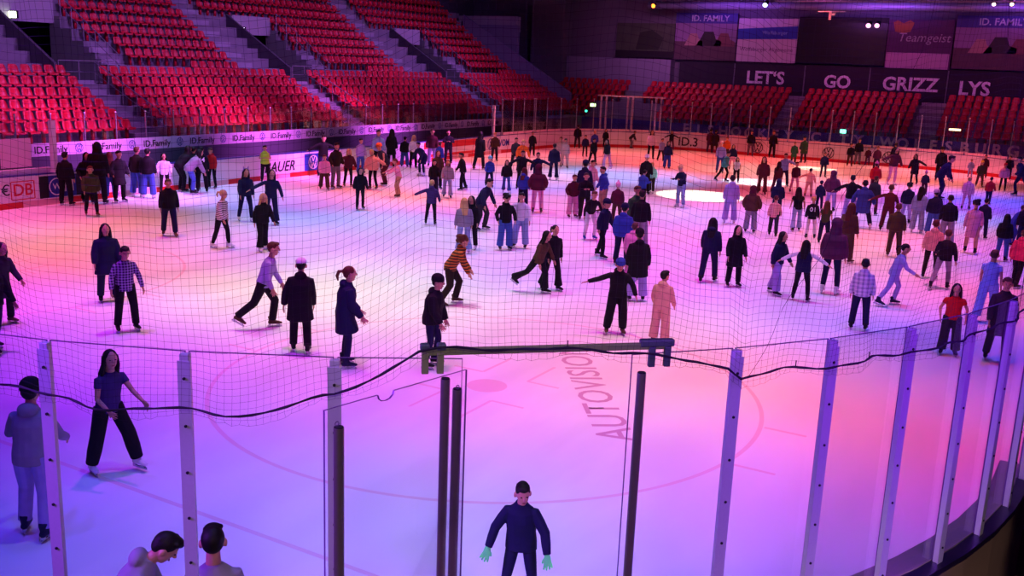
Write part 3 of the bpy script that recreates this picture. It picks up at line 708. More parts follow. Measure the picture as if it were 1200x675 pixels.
# ------------------------------------------------------------------ people
def V(*a): return np.array(a, float)
def nrm_(v): return v/(np.linalg.norm(v)+1e-9)
class Fig:
    """joint positions of a posed figure, 1.75 m tall, facing +Y"""
    def __init__(s, k):
        g = lambda n, d: k.get(n, d)
        lean, side, tw = R_(g('lean',6)), R_(g('side',0)), R_(g('twist',0))
        hips = {}
        for S, sx in (('L',-1),('R',1)):
            fl, ab, kn = R_(g('hip'+S,5)), R_(g('abd'+S,4)), R_(g('knee'+S,10))
            t = V(sx*math.sin(ab), math.sin(fl)*math.cos(ab), -math.cos(fl)*math.cos(ab))
            a2 = fl-kn; sh = V(sx*math.sin(ab*.8), math.sin(a2)*math.cos(ab), -math.cos(a2)*math.cos(ab))
            hips[S] = (sx, t, sh, a2)
        low = min((hips[S][1]*.44+hips[S][2]*.44)[2] for S in 'LR')
        hp = .145-low
        s.P = V(0,0,hp); s.leg = {}
        for S in 'LR':
            sx, t, sh, a2 = hips[S]; h = s.P+V(sx*.095,0,-.02); kn = h+t*.43; an = kn+sh*.43
            s.leg[S] = (h, kn, an, max(min(math.degrees(a2)+0, 0)*1.0, -50))
        u = nrm_(V(math.sin(side), math.sin(lean), math.cos(lean))); s.u = u
        lat = V(math.cos(tw), math.sin(tw), 0); lat = nrm_(lat-u*(lat@u)); s.lat = lat; s.fwd = nrm_(np.cross(u, lat))
        s.neck = s.P+u*.53 + s.fwd*(-.0); s.chest = s.P+u*.36; s.waist = s.P+u*.16
        s.arm = {}; s.palmf = k.get('palmf', 0)
        for S, sx in (('L',-1),('R',1)):
            fl, ab, el, ei = R_(g('sh'+S,5)), R_(g('out'+S,12)), R_(g('el'+S,18)), g('in'+S,.4)
            def dr(f, a): return nrm_(lat*(sx*math.sin(a)) + s.fwd*(math.sin(f)*math.cos(a)) - V(0,0,1)*(math.cos(f)*math.cos(a)))
            sh = s.neck-u*.085+lat*(sx*.168); e = sh+dr(fl,ab)*.285; d2 = dr(fl+el, ab*ei); w = e+d2*.25
            s.arm[S] = (sh, e, w, d2, sx)
        hy, hpit = R_(g('hyaw',0)), R_(g('hpitch',0))
        hu = nrm_(u*.35+V(0,0,.65)); hf = nrm_(s.fwd-hu*(s.fwd@hu)); hl = nrm_(np.cross(hf, hu))
        hf, hl = hf*math.cos(hy)-hl*math.sin(hy), hl*math.cos(hy)+hf*math.sin(hy)
        hf, hu = hf*math.cos(hpit)-hu*math.sin(hpit), hu*math.cos(hpit)+hf*math.sin(hpit)
        s.hu, s.hf, s.hl = hu, hf, hl
        s.head = s.neck+hu*.188+hf*.028
        s.top = s.head[2]+.142
def loft(mb, C, ra, rb, side, n=12, endc=.6):
    C = [np.array(c, float) for c in C]; m = len(C)
    def tang(i): return nrm_(C[min(i+1,m-1)]-C[max(i-1,0)])
    rings = []; t0, t1 = tang(0), tang(m-1)
    seq = [(C[0]-t0*min(ra[0],rb[0])*endc, ra[0]*.35, rb[0]*.35, t0), (C[0]-t0*min(ra[0],rb[0])*endc*.6, ra[0]*.8, rb[0]*.8, t0)]
    seq += [(C[i], ra[i], rb[i], tang(i)) for i in range(m)]
    seq += [(C[-1]+t1*min(ra[-1],rb[-1])*endc*.6, ra[-1]*.8, rb[-1]*.8, t1), (C[-1]+t1*min(ra[-1],rb[-1])*endc, ra[-1]*.35, rb[-1]*.35, t1)]
    vs = []
    for c, a, b, t in seq:
        x = side-t*(side@t)
        if np.linalg.norm(x) < .05: x = V(0,1,0)-t*t[1]
        x = nrm_(x); y = np.cross(t, x)
        for k in range(n): w = 2*pi*k/n; vs.append(c+x*math.cos(w)*a+y*math.sin(w)*b)
    N = len(seq); fs = []
    for i in range(N-1):
        for k in range(n): fs.append((i*n+k, i*n+(k+1)%n, (i+1)*n+(k+1)%n, (i+1)*n+k))
    fs.append(tuple(range(n))[::-1]); fs.append(tuple((N-1)*n+k for k in range(n)))
    mb.add(vs, fs)
def ell(mb, c, ax, r, n=14, m=9):
    X, Y, Z = ax; vs = [c+Z*r[2]]; fs = []
    for i in range(1, m):
        p = pi*i/m
        for k in range(n): w = 2*pi*k/n; vs.append(c+X*(r[0]*math.sin(p)*math.cos(w))+Y*(r[1]*math.sin(p)*math.sin(w))+Z*(r[2]*math.cos(p)))
    vs.append(c-Z*r[2]); q = len(vs)-1
    for k in range(n):
        fs.append((0, 1+k, 1+(k+1)%n)); fs.append((q, 1+(m-2)*n+(k+1)%n, 1+(m-2)*n+k))
    for i in range(m-2):
        for k in range(n): a = 1+i*n+k; b = 1+i*n+(k+1)%n; fs.append((a, a+n, b+n, b))
    mb.add(vs, fs)
def remesh(mb, vox, smooth=1, keep=False):
    me = bpy.data.meshes.new('mesh'); me.from_pydata(mb.v, [], mb.f); me.update()
    bm = bmesh.new(); bm.from_mesh(me); bmesh.ops.recalc_face_normals(bm, faces=bm.faces); bm.to_mesh(me); bm.free()
    o = bpy.data.objects.new('t', me); COL.objects.link(o)
    md = o.modifiers.new('r', 'REMESH'); md.mode = 'VOXEL'; md.voxel_size = vox; md.use_smooth_shade = True
    if smooth: sm = o.modifiers.new('s', 'SMOOTH'); sm.factor = .5; sm.iterations = smooth
    dg = bpy.context.evaluated_depsgraph_get(); r = bpy.data.meshes.new_from_object(o.evaluated_get(dg))
    COL.objects.unlink(o); bpy.data.objects.remove(o); bpy.data.meshes.remove(me)
    r.polygons.foreach_set('use_smooth', [True]*len(r.polygons)); r.materials.clear(); r.materials.append(None)
    return r
HS = 1.19
def hscale(mb, F, n0=0):
    h = F.head
    for i in range(n0, len(mb.v)):
        v = mb.v[i]; mb.v[i] = tuple(h[j]+(v[j]-h[j])*HS for j in range(3))
def head_prims(mb, F, k=1.0):
    n0 = len(mb.v)
    ax = (F.hl, F.hf, F.hu); h = F.head
    ell(mb, h+F.hu*.02-F.hf*.008, ax, (.075,.093,.10), 16, 12)
    loft(mb, [h+F.hu*.0+F.hf*.022, h-F.hu*.055+F.hf*.032, h-F.hu*.088+F.hf*.045], [.066,.055,.032], [.062,.05,.03], F.hl)
    loft(mb, [h+F.hu*.02+F.hf*.085, h-F.hu*.012+F.hf*.104, h-F.hu*.02+F.hf*.098], [.008,.013,.010], [.01,.012,.008], F.hl, 8)
    for s in (-1,1): ell(mb, h+F.hl*(s*.082)-F.hf*.006-F.hu*.008, ax, (.014,.021,.034), 8, 6)
    hscale(mb, F, n0)
    loft(mb, [F.neck-F.u*.04, F.neck+(h-F.neck)*.55, h-F.hu*.03], [.066,.056,.054], [.062,.055,.052], F.hl)
def legs(mb, F, r):      # r: radii hip, knee-above, knee, calf, ankle
    for S in 'LR':
        h, kn, an, _ = F.leg[S]
        loft(mb, [h+V(0,0,.02), h*.5+kn*.5, kn, kn*.65+an*.35, an*.97+kn*.03], [r[0],r[1],r[2],r[3],r[4]], [r[0]*1.05,r[1],r[2],r[3],r[4]], V(1,0,0))
def hand(mb, F, S, lod):
    sh, e, w, d, sx = F.arm[S]; up_ = nrm_(np.cross(d, F.lat))
    if F.palmf: up_ = nrm_(F.lat*(-sx)-d*(F.lat@d)*(-sx))
    pl = nrm_(np.cross(d, up_))
    # palm faces the body: wide axis = up_
    c = w+d*.055
    loft(mb, [w-d*.02, w+d*.03, w+d*.085], [.026,.041,.044], [.022,.019,.017], up_, 10)
    if lod == 0:
        for i, (o, L) in enumerate(((-.034,.064),(-.012,.078),(.012,.084),(.035,.074))):
            b = w+d*.082+up_*o*1.05; m = b+nrm_(d+up_*o*7+pl*sx*.25)*L*.58; t = m+nrm_(d*.85+up_*o*6+pl*sx*.55)*L*.52
            loft(mb, [b, m, t], [.0105,.0098,.0085], [.0105,.0098,.0085], up_, 8)
        b = w+d*.035+up_*.030; m = b+nrm_(d*.6+up_*.75)*.034; t = m+nrm_(d*.85+up_*.4)*.03
        loft(mb, [b, m, t], [.011,.010,.008], [.011,.010,.008], pl, 8)
    else:
        loft(mb, [w+d*.08, w+d*.13, w+d*.155+pl*sx*.02], [.034,.030,.02], [.013,.012,.010], up_, 8)
        loft(mb, [w+d*.035+up_*.03, w+d*.085+up_*.055], [.012,.009], [.012,.009], pl, 8)
def body_mesh(F, lod, vox, bare=False):
    mb = MB(); sl = 1.0 if bare else .86
    head_prims(mb, F)
    loft(mb, [F.P-F.u*.03, F.waist, F.chest, F.neck-F.u*.05, F.neck], [.15*sl,.13*sl,.155*sl,.15*sl,.06], [.10*sl,.09*sl,.105*sl,.085*sl,.055], F.lat)
    legs(mb, F, [.078*sl,.07*sl,.052*sl,.05*sl,.036])
    for S in 'LR':
        sh, e, w, d, sx = F.arm[S]
        loft(mb, [sh, sh*.5+e*.5, e, e*.5+w*.5, w], [.045,.041,.035,.032,.024], [.045,.041,.035,.032,.022], V(0,1,0))
        hand(mb, F, S, lod)
        h, kn, an, p = F.leg[S]
        loft(mb, [an+V(0,-.02,-.02), an+V(0,.06,-.055), an+V(0,.12,-.06)], [.03,.032,.025], [.03,.025,.018], V(1,0,0))
    return remesh(mb, vox)
# jacket kinds: body girth, sleeve radius, hem drop below pelvis, collar, hood
JK = {'tee':(1.04,.052,.05,0,0),'top':(1.02,.045,.03,0,0),'sweater':(1.10,.055,.06,0,0),'hoodie':(1.15,.060,.07,1,1),'jacket':(1.2,.064,.07,1,0),'puffer':(1.42,.082,.08,1,1),
      'parka':(1.32,.074,.34,1,1),'coat':(1.2,.066,.38,1,0),'vest':(1.22,.0,.06,1,0),'shirt':(1.08,.052,.10,0,0),'dress':(1.12,.055,.42,0,0)}
def jacket_mesh(F, kind, vox):
    g, sr, hem, col, hood = JK[kind]; mb = MB()
    thd = nrm_((F.leg['L'][1]+F.leg['R'][1])/2-F.P)
    C = [F.neck+F.u*(.03 if col else .005), F.neck-F.u*.025, F.neck-F.u*.075, F.chest-F.u*.02, F.waist, F.P+F.u*.02]
    ra = [.078,.115*g**.5,.172*g**.5,.172*g,.160*g,.172*g]; rb = [.07,.085*g**.5,.105*g,.128*g,.118*g,.128*g]
    C.append(F.P-F.u*.02+thd*min(hem,.1)); ra.append(.175*g); rb.append(.13*g)
    if hem > .2: C.append(F.P+thd*hem*.8); ra.append(.19*g); rb.append(.15*g); C.append(F.P+thd*hem); ra.append(.195*g); rb.append(.155*g)
    loft(mb, C, ra, rb, F.lat, 16, .15)
    if sr:
        for S in 'LR':
            sh, e, w, d, sx = F.arm[S]
            end = e*.45+sh*.55 if kind == 'tee' else w-d*.005
            pts = [sh-F.lat*sx*.03, sh, sh*.5+e*.5, e, e*.5+w*.5, end] if kind != 'tee' else [sh-F.lat*sx*.03, sh, end]
            rr = [sr*.85, sr*1.05, sr*1.12, sr*1.04, sr*.98, sr*.8] if kind != 'tee' else [sr*.9, sr*1.1, sr*1.05]
            loft(mb, pts, rr, rr, V(0,1,0), 10, .1)
    if col: loft(mb, [F.neck-F.u*.04, F.neck+F.u*.045], [.085,.078], [.08,.074], F.lat, 12, .1)
    if hood: ell(mb, F.neck-F.fwd*.075+F.u*.0, (F.lat, F.fwd, F.u), (.115,.075,.085), 12, 8)
    return remesh(mb, vox, 1)
TK = {'slim':[.094,.084,.066,.066,.052],'trousers':[.104,.096,.082,.078,.074],'wide':[.110,.108,.102,.104,.108],'flare':[.098,.088,.076,.086,.112],'skirt':[.088,.078,.062,.062,.048],'cargo':[.11,.105,.10,.10,.085]}
def trouser_mesh(F, kind, vox):
    mb = MB(); r = TK[kind]
    loft(mb, [F.P+F.u*.13, F.P+F.u*.05, F.P-V(0,0,.06)], [.135,.155,.15], [.098,.115,.11], F.lat, 14, .2)
    for S in 'LR':
        h, kn, an, _ = F.leg[S]
        loft(mb, [h+V(0,0,.02), h*.5+kn*.5, kn, kn*.5+an*.5, an*.96+kn*.04], r, [r[0]*1.08]+r[1:], V(1,0,0), 12, .15)
    if kind == 'skirt':
        thd = nrm_((F.leg['L'][1]+F.leg['R'][1])/2-F.P); loft(mb, [F.P+F.u*.1, F.P, F.P+thd*.3], [.14,.19,.25], [.1,.15,.2], F.lat, 14, .1)
    return remesh(mb, vox, 1)
def hair_mesh(F, kind, vox):
    mb = MB(); ax = (F.hl, F.hf, F.hu); h = F.head
    if kind == 'curly':
        for k in range(14):
            a = k*2.4; z = .1*math.sin(k*1.3); ell(mb, h+F.hu*(.06+.05*math.cos(k*1.9))-F.hf*(.02+.03*math.sin(k))+F.hl*(.06*math.cos(a))+F.hf*(.05*math.sin(a)), ax, (.05,.05,.05), 8, 6)
        ell(mb, h+F.hu*.05-F.hf*.025, ax, (.092,.10,.092), 14, 10)
    else:
        ell(mb, h+F.hu*.034-F.hf*.018, ax, (.080,.094,.090), 16, 12)
        ell(mb, h+F.hu*.008-F.hf*.042, ax, (.073,.062,.075), 12, 8)
        if kind == 'short':
            ell(mb, h+F.hu*.092+F.hf*.035, ax, (.062,.055,.03), 12, 8)
            for q in range(9): ell(mb, h+F.hu*(.096+.004*math.sin(q*2.1)-.0015*abs(q-3)**2)+F.hf*(.055-.016*q)+F.hl*(.045*math.sin(q*1.7)), ax, (.026,.026,.020), 8, 6)
    if kind == 'long':
        b = h-F.hf*.06
        loft(mb, [b+F.hu*.03, b-F.hu*.07, F.neck-F.fwd*.075-F.u*.02, F.neck-F.fwd*.115-F.u*.17], [.082,.088,.095,.07], [.05,.045,.04,.025], F.hl, 12, .5)
        for s in (-1,1): loft(mb, [h+F.hl*(s*.07)+F.hu*.04-F.hf*.01, h+F.hl*(s*.082)-F.hu*.06, F.neck+F.lat*(s*.09)-F.u*.03], [.022,.024,.03], [.04,.04,.03], F.hl, 8)
    if kind == 'pony':
        b = h-F.hf*.1+F.hu*.04; loft(mb, [b, b-F.hf*.06, b-F.hf*.085-F.hu*.07, b-F.hf*.07-F.hu*.14], [.018,.028,.026,.012], [.018,.028,.026,.012], F.hl, 8)
    if kind == 'bun': ell(mb, h+F.hu*.12-F.hf*.06, ax, (.045,.045,.045), 10, 8)
    hscale(mb, F)
    return remesh(mb, vox, 1)
def hat_mesh(F, kind, vox):
    mb = MB(); ax = (F.hl, F.hf, F.hu); h = F.head
    if kind == 'beanie':
        ell(mb, h+F.hu*.07-F.hf*.012, ax, (.092,.106,.088), 16, 12); loft(mb, [h+F.hu*.03-F.hf*.01, h+F.hu*.07-F.hf*.01], [.093,.092], [.108,.106], F.hl, 18, .2)
    elif kind == 'pompom': ell(mb, h+F.hu*.07-F.hf*.012, ax, (.092,.106,.088), 16, 12); ell(mb, h+F.hu*.185-F.hf*.02, ax, (.04,.04,.04), 10, 8)
    elif kind == 'cap':
        ell(mb, h+F.hu*.065-F.hf*.01, ax, (.088,.104,.075), 16, 12); loft(mb, [h+F.hu*.055+F.hf*.06, h+F.hu*.05+F.hf*.165], [.07,.05], [.01,.008], F.hl, 12, .3)
    elif kind == 'helmet': ell(mb, h+F.hu*.065-F.hf*.012, ax, (.108,.128,.10), 16, 12); loft(mb, [h+F.hu*.0-F.hf*.03, h+F.hu*.04-F.hf*.02], [.1,.106], [.1,.12], F.hl, 16, .2)
    elif kind == 'hood':
        ell(mb, h+F.hu*.03-F.hf*.035, ax, (.108,.11,.125), 16, 12); loft(mb, [h-F.hf*.04-F.hu*.04, F.neck-F.fwd*.03-F.u*.02], [.1,.12], [.09,.09], F.hl, 12, .3)
    elif kind == 'ears':
        loft(mb, [h+F.hl*-.09+F.hu*.03, h+F.hl*-.06+F.hu*.12, h+F.hl*.06+F.hu*.12, h+F.hl*.09+F.hu*.03], [.012]*4, [.012]*4, F.hf, 8)
        for s in (-1,1): loft(mb, [h+F.hl*(s*.05)+F.hu*.11, h+F.hl*(s*.075)+F.hu*.2], [.03,.008], [.012,.006], F.hl, 8)
    hscale(mb, F)
    return remesh(mb, vox, 1)
# ice skate: boot and blade
def skate_meshes():
    mb = MB()
    loft(mb, [V(0,-.045,.17), V(0,-.03,.10), V(0,.0,.045)], [.052,.048,.045], [.058,.06,.065], V(1,0,0), 12, .2)
    loft(mb, [V(0,-.075,.04), V(0,.02,.045), V(0,.10,.035), V(0,.165,.026)], [.042,.043,.046,.034], [.038,.045,.033,.022], V(1,0,0), 12, .6)
    boot = remesh(mb, .012, 1)
    bl = MB(); bl.box((-.002,-.11,-.058),(.002,.17,-.028)); bl.box((-.016,-.09,-.03),(.016,-.04,.012)); bl.box((-.016,.06,-.03),(.016,.13,.008)); bl.box((-.010,-.10,-.034),(.010,.16,-.024))
    me = bpy.data.meshes.new('blade'); me.from_pydata(bl.v, [], bl.f); me.materials.append(None)
    return boot, me
BOOT, BLADE = skate_meshes()
BLADEM = mat('blade_steel', 'b8bcc8', .25, metal=.9)

POSE = {
 'stand': {}, 'back': dict(abdL=5,abdR=5,shL=-3,shR=-3),
 'glide': dict(lean=12,hipL=20,kneeL=32,hipR=12,kneeR=24,outL=22,outR=22,elL=25,elR=25),
 'strideR': dict(lean=18,hipL=24,kneeL=36,hipR=-18,kneeR=14,abdR=10,shL=-20,shR=28,elL=20,elR=45,outL=18,outR=16),
 'strideL': dict(lean=18,hipR=24,kneeR=36,hipL=-18,kneeL=14,abdL=10,shR=-20,shL=28,elR=20,elL=45,outL=18,outR=16),
 'walk': dict(lean=8,hipL=16,kneeL=14,hipR=-10,kneeR=8,shL=-12,shR=14), 'walk2': dict(lean=8,hipR=16,kneeR=14,hipL=-10,kneeL=8,shR=-12,shL=14),
 'arms': dict(lean=8,hipL=14,kneeL=22,hipR=8,kneeR=18,outL=62,outR=62,elL=10,elR=10,inL=.9,inR=.9,abdL=8,abdR=8),
 'armsL': dict(lean=10,hipL=14,kneeL=22,outL=65,inL=.95,elL=8,outR=20,abdL=8), 'armsR': dict(lean=10,hipR=14,kneeR=22,outR=65,inR=.95,elR=8,outL=20,abdR=8),
 'reach': dict(lean=14,hipL=16,kneeL=26,hipR=8,kneeR=20,shL=60,shR=66,elL=15,elR=12,outL=10,outR=10),
 'phone': dict(shL=22,shR=22,elL=85,elR=85,inL=-.6,inR=-.6,hpitch=22), 'fold': dict(shL=18,shR=18,elL=95,elR=95,inL=-2.2,inR=-2.2,outL=18,outR=18),
 'pocket': dict(shL=-8,shR=-8,outL=24,outR=24,elL=45,elR=45,inL=-.2,inR=-.2), 'wide': dict(lean=10,abdL=16,abdR=16,hipL=14,kneeL=24,hipR=14,kneeR=24,outL=30,outR=30,elL=20,elR=20),
 'bend': dict(lean=42,hipL=24,kneeL=30,hipR=18,kneeR=26,shL=30,shR=30,hpitch=-10), 'leanfwd': dict(lean=28,hipL=24,kneeL=36,hipR=10,kneeR=26,shL=10,shR=10,outL=24,outR=24),
 'kick': dict(lean=20,hipL=22,kneeL=26,hipR=-34,kneeR=26,outL=30,outR=30,abdR=6),
 'p_photo': dict(lean=16,hipL=34,kneeL=48,hipR=-6,kneeR=34,shL=14,shR=-16,elL=30,elR=12),
}
GAPE = {}
MC = {}
def cached(key, fn):
    if key not in MC: MC[key] = fn()
    return MC[key]
CN = dict(black='0c0b12',navy='12153a',blue='2c3f9a',lblue='8aa0d8',purple='3a2560',lav='a08fd0',maroon='4a1526',red='c01c1c',pink='d890b0',peach='d4a090',orange='d8641c',white='dcd6e0',grey='6a6672',dgrey='2c2a34',
  brown='4c3224',dbrown='21160f',olive='3c3c24',green='2c5a38',teal='4aa8a0',mint='7ad0b8',tan='a88a68',jeans='3c5aa8',ljeans='8a9cc8',blond='c8a068',redhair='54261a',hair='120c0a',hiviz='b8ff40',hotpink='c8305c',yellow='e0c030',plum='5c2448',skin='c89078',greyp='8a8494')
def cmat(name, kindf='cloth'):
    return mat('%s_%s' % (kindf, name), CN[name], .8 if kindf == 'cloth' else .6, noise=.18, scale=9, spec=.25, bump=.15)
SKIN = mat('skin', 'c08a72', .55, noise=.06, scale=8)
EYE = mat('eye_dark', '1a1014', .3); LIPM = mat('lips', '8a4048', .5)
def wavemat(name, c1, c2, scale, kind='BANDS', width=.5, dirn='Z'):
    m = mat(name, c1, .8); nt = m.node_tree; b = nt.nodes['Principled BSDF']; tc = nt.nodes.new('ShaderNodeTexCoord')
    def bands(axis, sc):
        w = nt.nodes.new('ShaderNodeTexWave'); w.bands_direction = axis; w.inputs['Scale'].default_value = sc; w.inputs['Distortion'].default_value = 1.2 if kind == 'BANDS' else .3; w.inputs['Detail'].default_value = 1
        nt.links.new(tc.outputs['Object'], w.inputs[0]); r = nt.nodes.new('ShaderNodeMath'); r.operation = 'GREATER_THAN'; r.inputs[1].default_value = width; nt.links.new(w.outputs['Fac'], r.inputs[0]); return r.outputs[0]
    f = bands('Z', scale)
    if kind == 'PLAID':
        g = bands('X', scale); ad = nt.nodes.new('ShaderNodeMath'); ad.operation = 'ADD'; nt.links.new(f, ad.inputs[0]); nt.links.new(g, ad.inputs[1]); hv = nt.nodes.new('ShaderNodeMath'); hv.operation = 'MULTIPLY'; hv.inputs[1].default_value = .5; nt.links.new(ad.outputs[0], hv.inputs[0]); f = hv.outputs[0]
    mx = nt.nodes.new('ShaderNodeMixRGB'); mx.inputs[1].default_value = (*s2l(c1),1); mx.inputs[2].default_value = (*s2l(c2),1); nt.links.new(f, mx.inputs[0]); nt.links.new(mx.outputs[0], b.inputs['Base Color']); return m
wavemat('cloth_plaid','1c1440','b090d0', 5.5,'PLAID',.62); wavemat('cloth_tiger','2a1408','b05a20', 4.5,'BANDS',.45); wavemat('cloth_stripe','d8c8cc','3a1c2c', 5.0,'BANDS',.72); wavemat('cloth_camo','9a90b8','d8d0e4', 3.0,'PLAID',.5); wavemat('cloth_print','e0b0a8','b86a70', 4,'PLAID',.6)
for n_ in ('plaid','tiger','stripe','camo','print'): CN[n_] = '888888'; MATS['cloth_'+n_] = MATS['cloth_'+n_]
PLACED = []
def inside(P, m=.42):
    x, y = abs(P.x), abs(P.y)
    if x > RX-m or y > RY-m: return False
    return not (x > 6.5 and y > 21.5 and math.hypot(x-6.5, y-21.5) > RC-m)
def settle(P, loose):
    d = Vector((P.x-CAM.x, P.y-CAM.y, 0)).normalized(); best = None
    offs = [0] + [s*k*.15 for k in range(1, 20) for s in (-1, 1)]
    for o in offs if loose else [0]:
        Q = P+d*o
        if inside(Q) and all((Q-R).length > .55 for R in PLACED): return Q
    Q = P.copy(); n = 0
    while not inside(Q) and n < 60: Q = Q-d*.1; n += 1
    return Q
def person(fx, fy, hy, pose, face, jk, tr, hair, hat='-', skate='black', label='', over=None, z0=0.0, at=None, name='person'):
    P = Vector(at) if at is not None else settle(spot_on(fx, fy, z0), fy-hy < 75)
    PLACED.append(P)
    hpx = fy-hy; lod = 0 if hpx > 92 else (1 if hpx > 54 else 2); vox = (.0105,.018,.030)[lod]
    if hpx > 250: lod = 0; vox = .009
    k = dict(POSE[pose]); k.update(over or {}); key = (pose, tuple(sorted((over or {}).items())), lod)
    F = cached(('F',)+key, lambda: Fig(k))
    # size so that head top meets the measured height
    dist = (P-CAM).length; d = ray(fx, hy); hz = Vector((d.x,d.y)).length; t = math.hypot(P.x-CAM.x, P.y-CAM.y)/hz
    H = CAM.z+d.z*t-P.z; sc = H/(F.top+(.03 if hat in ('beanie','helmet','pompom') else 0))
    sc = max(.55, min(1.14, sc))
    to = math.atan2(CAM.y-P.y, CAM.x-P.x); ang = to + R_(face)
    root = empty(name, P, ang-pi/2); bw = 1.10 if lod else 1.04; root.scale = (sc*bw,sc*bw,sc)
    tag(root, label, 'person')
    def part(nm, me, m, parent=root):
        o = bpy.data.objects.new(nm, me); COL.objects.link(o); o.parent = parent
        o.material_slots[0].link = 'OBJECT'; o.material_slots[0].material = m; return o
    jt, jc = jk.split(':'); tt, tcx = tr.split(':'); ht, hc = hair.split(':')
    part('body', cached(('B',)+key, lambda: body_mesh(F, lod, vox)), SKIN)
    j = part(jt if jt in ('coat','vest','sweater','hoodie','jacket','dress','shirt') else {'tee':'shirt','top':'shirt','puffer':'jacket','parka':'coat'}[jt], cached(('J',jt)+key, lambda: jacket_mesh(F, jt, vox)), cmat(jc))
    part('skirt' if tt == 'skirt' else 'trousers', cached(('T',tt)+key, lambda: trouser_mesh(F, tt, vox)), cmat(tcx))
    if hat.split(':')[0] != 'hood': part('hair', cached(('H',ht)+key, lambda: hair_mesh(F, ht, max(vox*.7,.0105))), cmat(hc, 'hair'))
    if hat != '-':
        a, b = hat.split(':'); part({'beanie':'beanie','pompom':'beanie','cap':'cap','helmet':'helmet','hood':'hood','ears':'headband'}[a], cached(('A',a)+key, lambda: hat_mesh(F, a, max(vox*.7,.0105))), cmat(b))
    if lod < 2:
        def eye(s):
            mb = MB(); ell(mb, F.head+F.hl*(s*.031)+F.hf*.079+F.hu*.018, (F.hl,F.hf,F.hu), (.012,.010,.006), 8, 6)
            hscale(mb, F); me = bpy.data.meshes.new('eye'); me.from_pydata(mb.v, [], mb.f); me.materials.append(None); return me
        def mouth():
            mb = MB(); ell(mb, F.head+F.hf*.083-F.hu*.052, (F.hl,F.hf,F.hu), (.022,.008,.005), 8, 6)
            hscale(mb, F); me = bpy.data.meshes.new('mouth'); me.from_pydata(mb.v, [], mb.f); me.materials.append(None); return me
        for s in (-1,1): part('eye', cached(('E',s)+key, lambda: eye(s)), EYE)
        part('mouth', cached(('M',)+key, mouth), LIPM)
    if skate != '-':
        for S, sx in (('L',-1),('R',1)):
            h, kn, an, pt = F.leg[S]
            b = part('ice_skate', BOOT, cmat(skate, 'boot')); b.location = tuple(an+V(0,.015,-.085)) ; b.rotation_euler = (R_(pt*.55 if pt < -20 else 0), 0, -sx*R_(9))
            part('blade', BLADE, BLADEM, b)
    return root, j, F

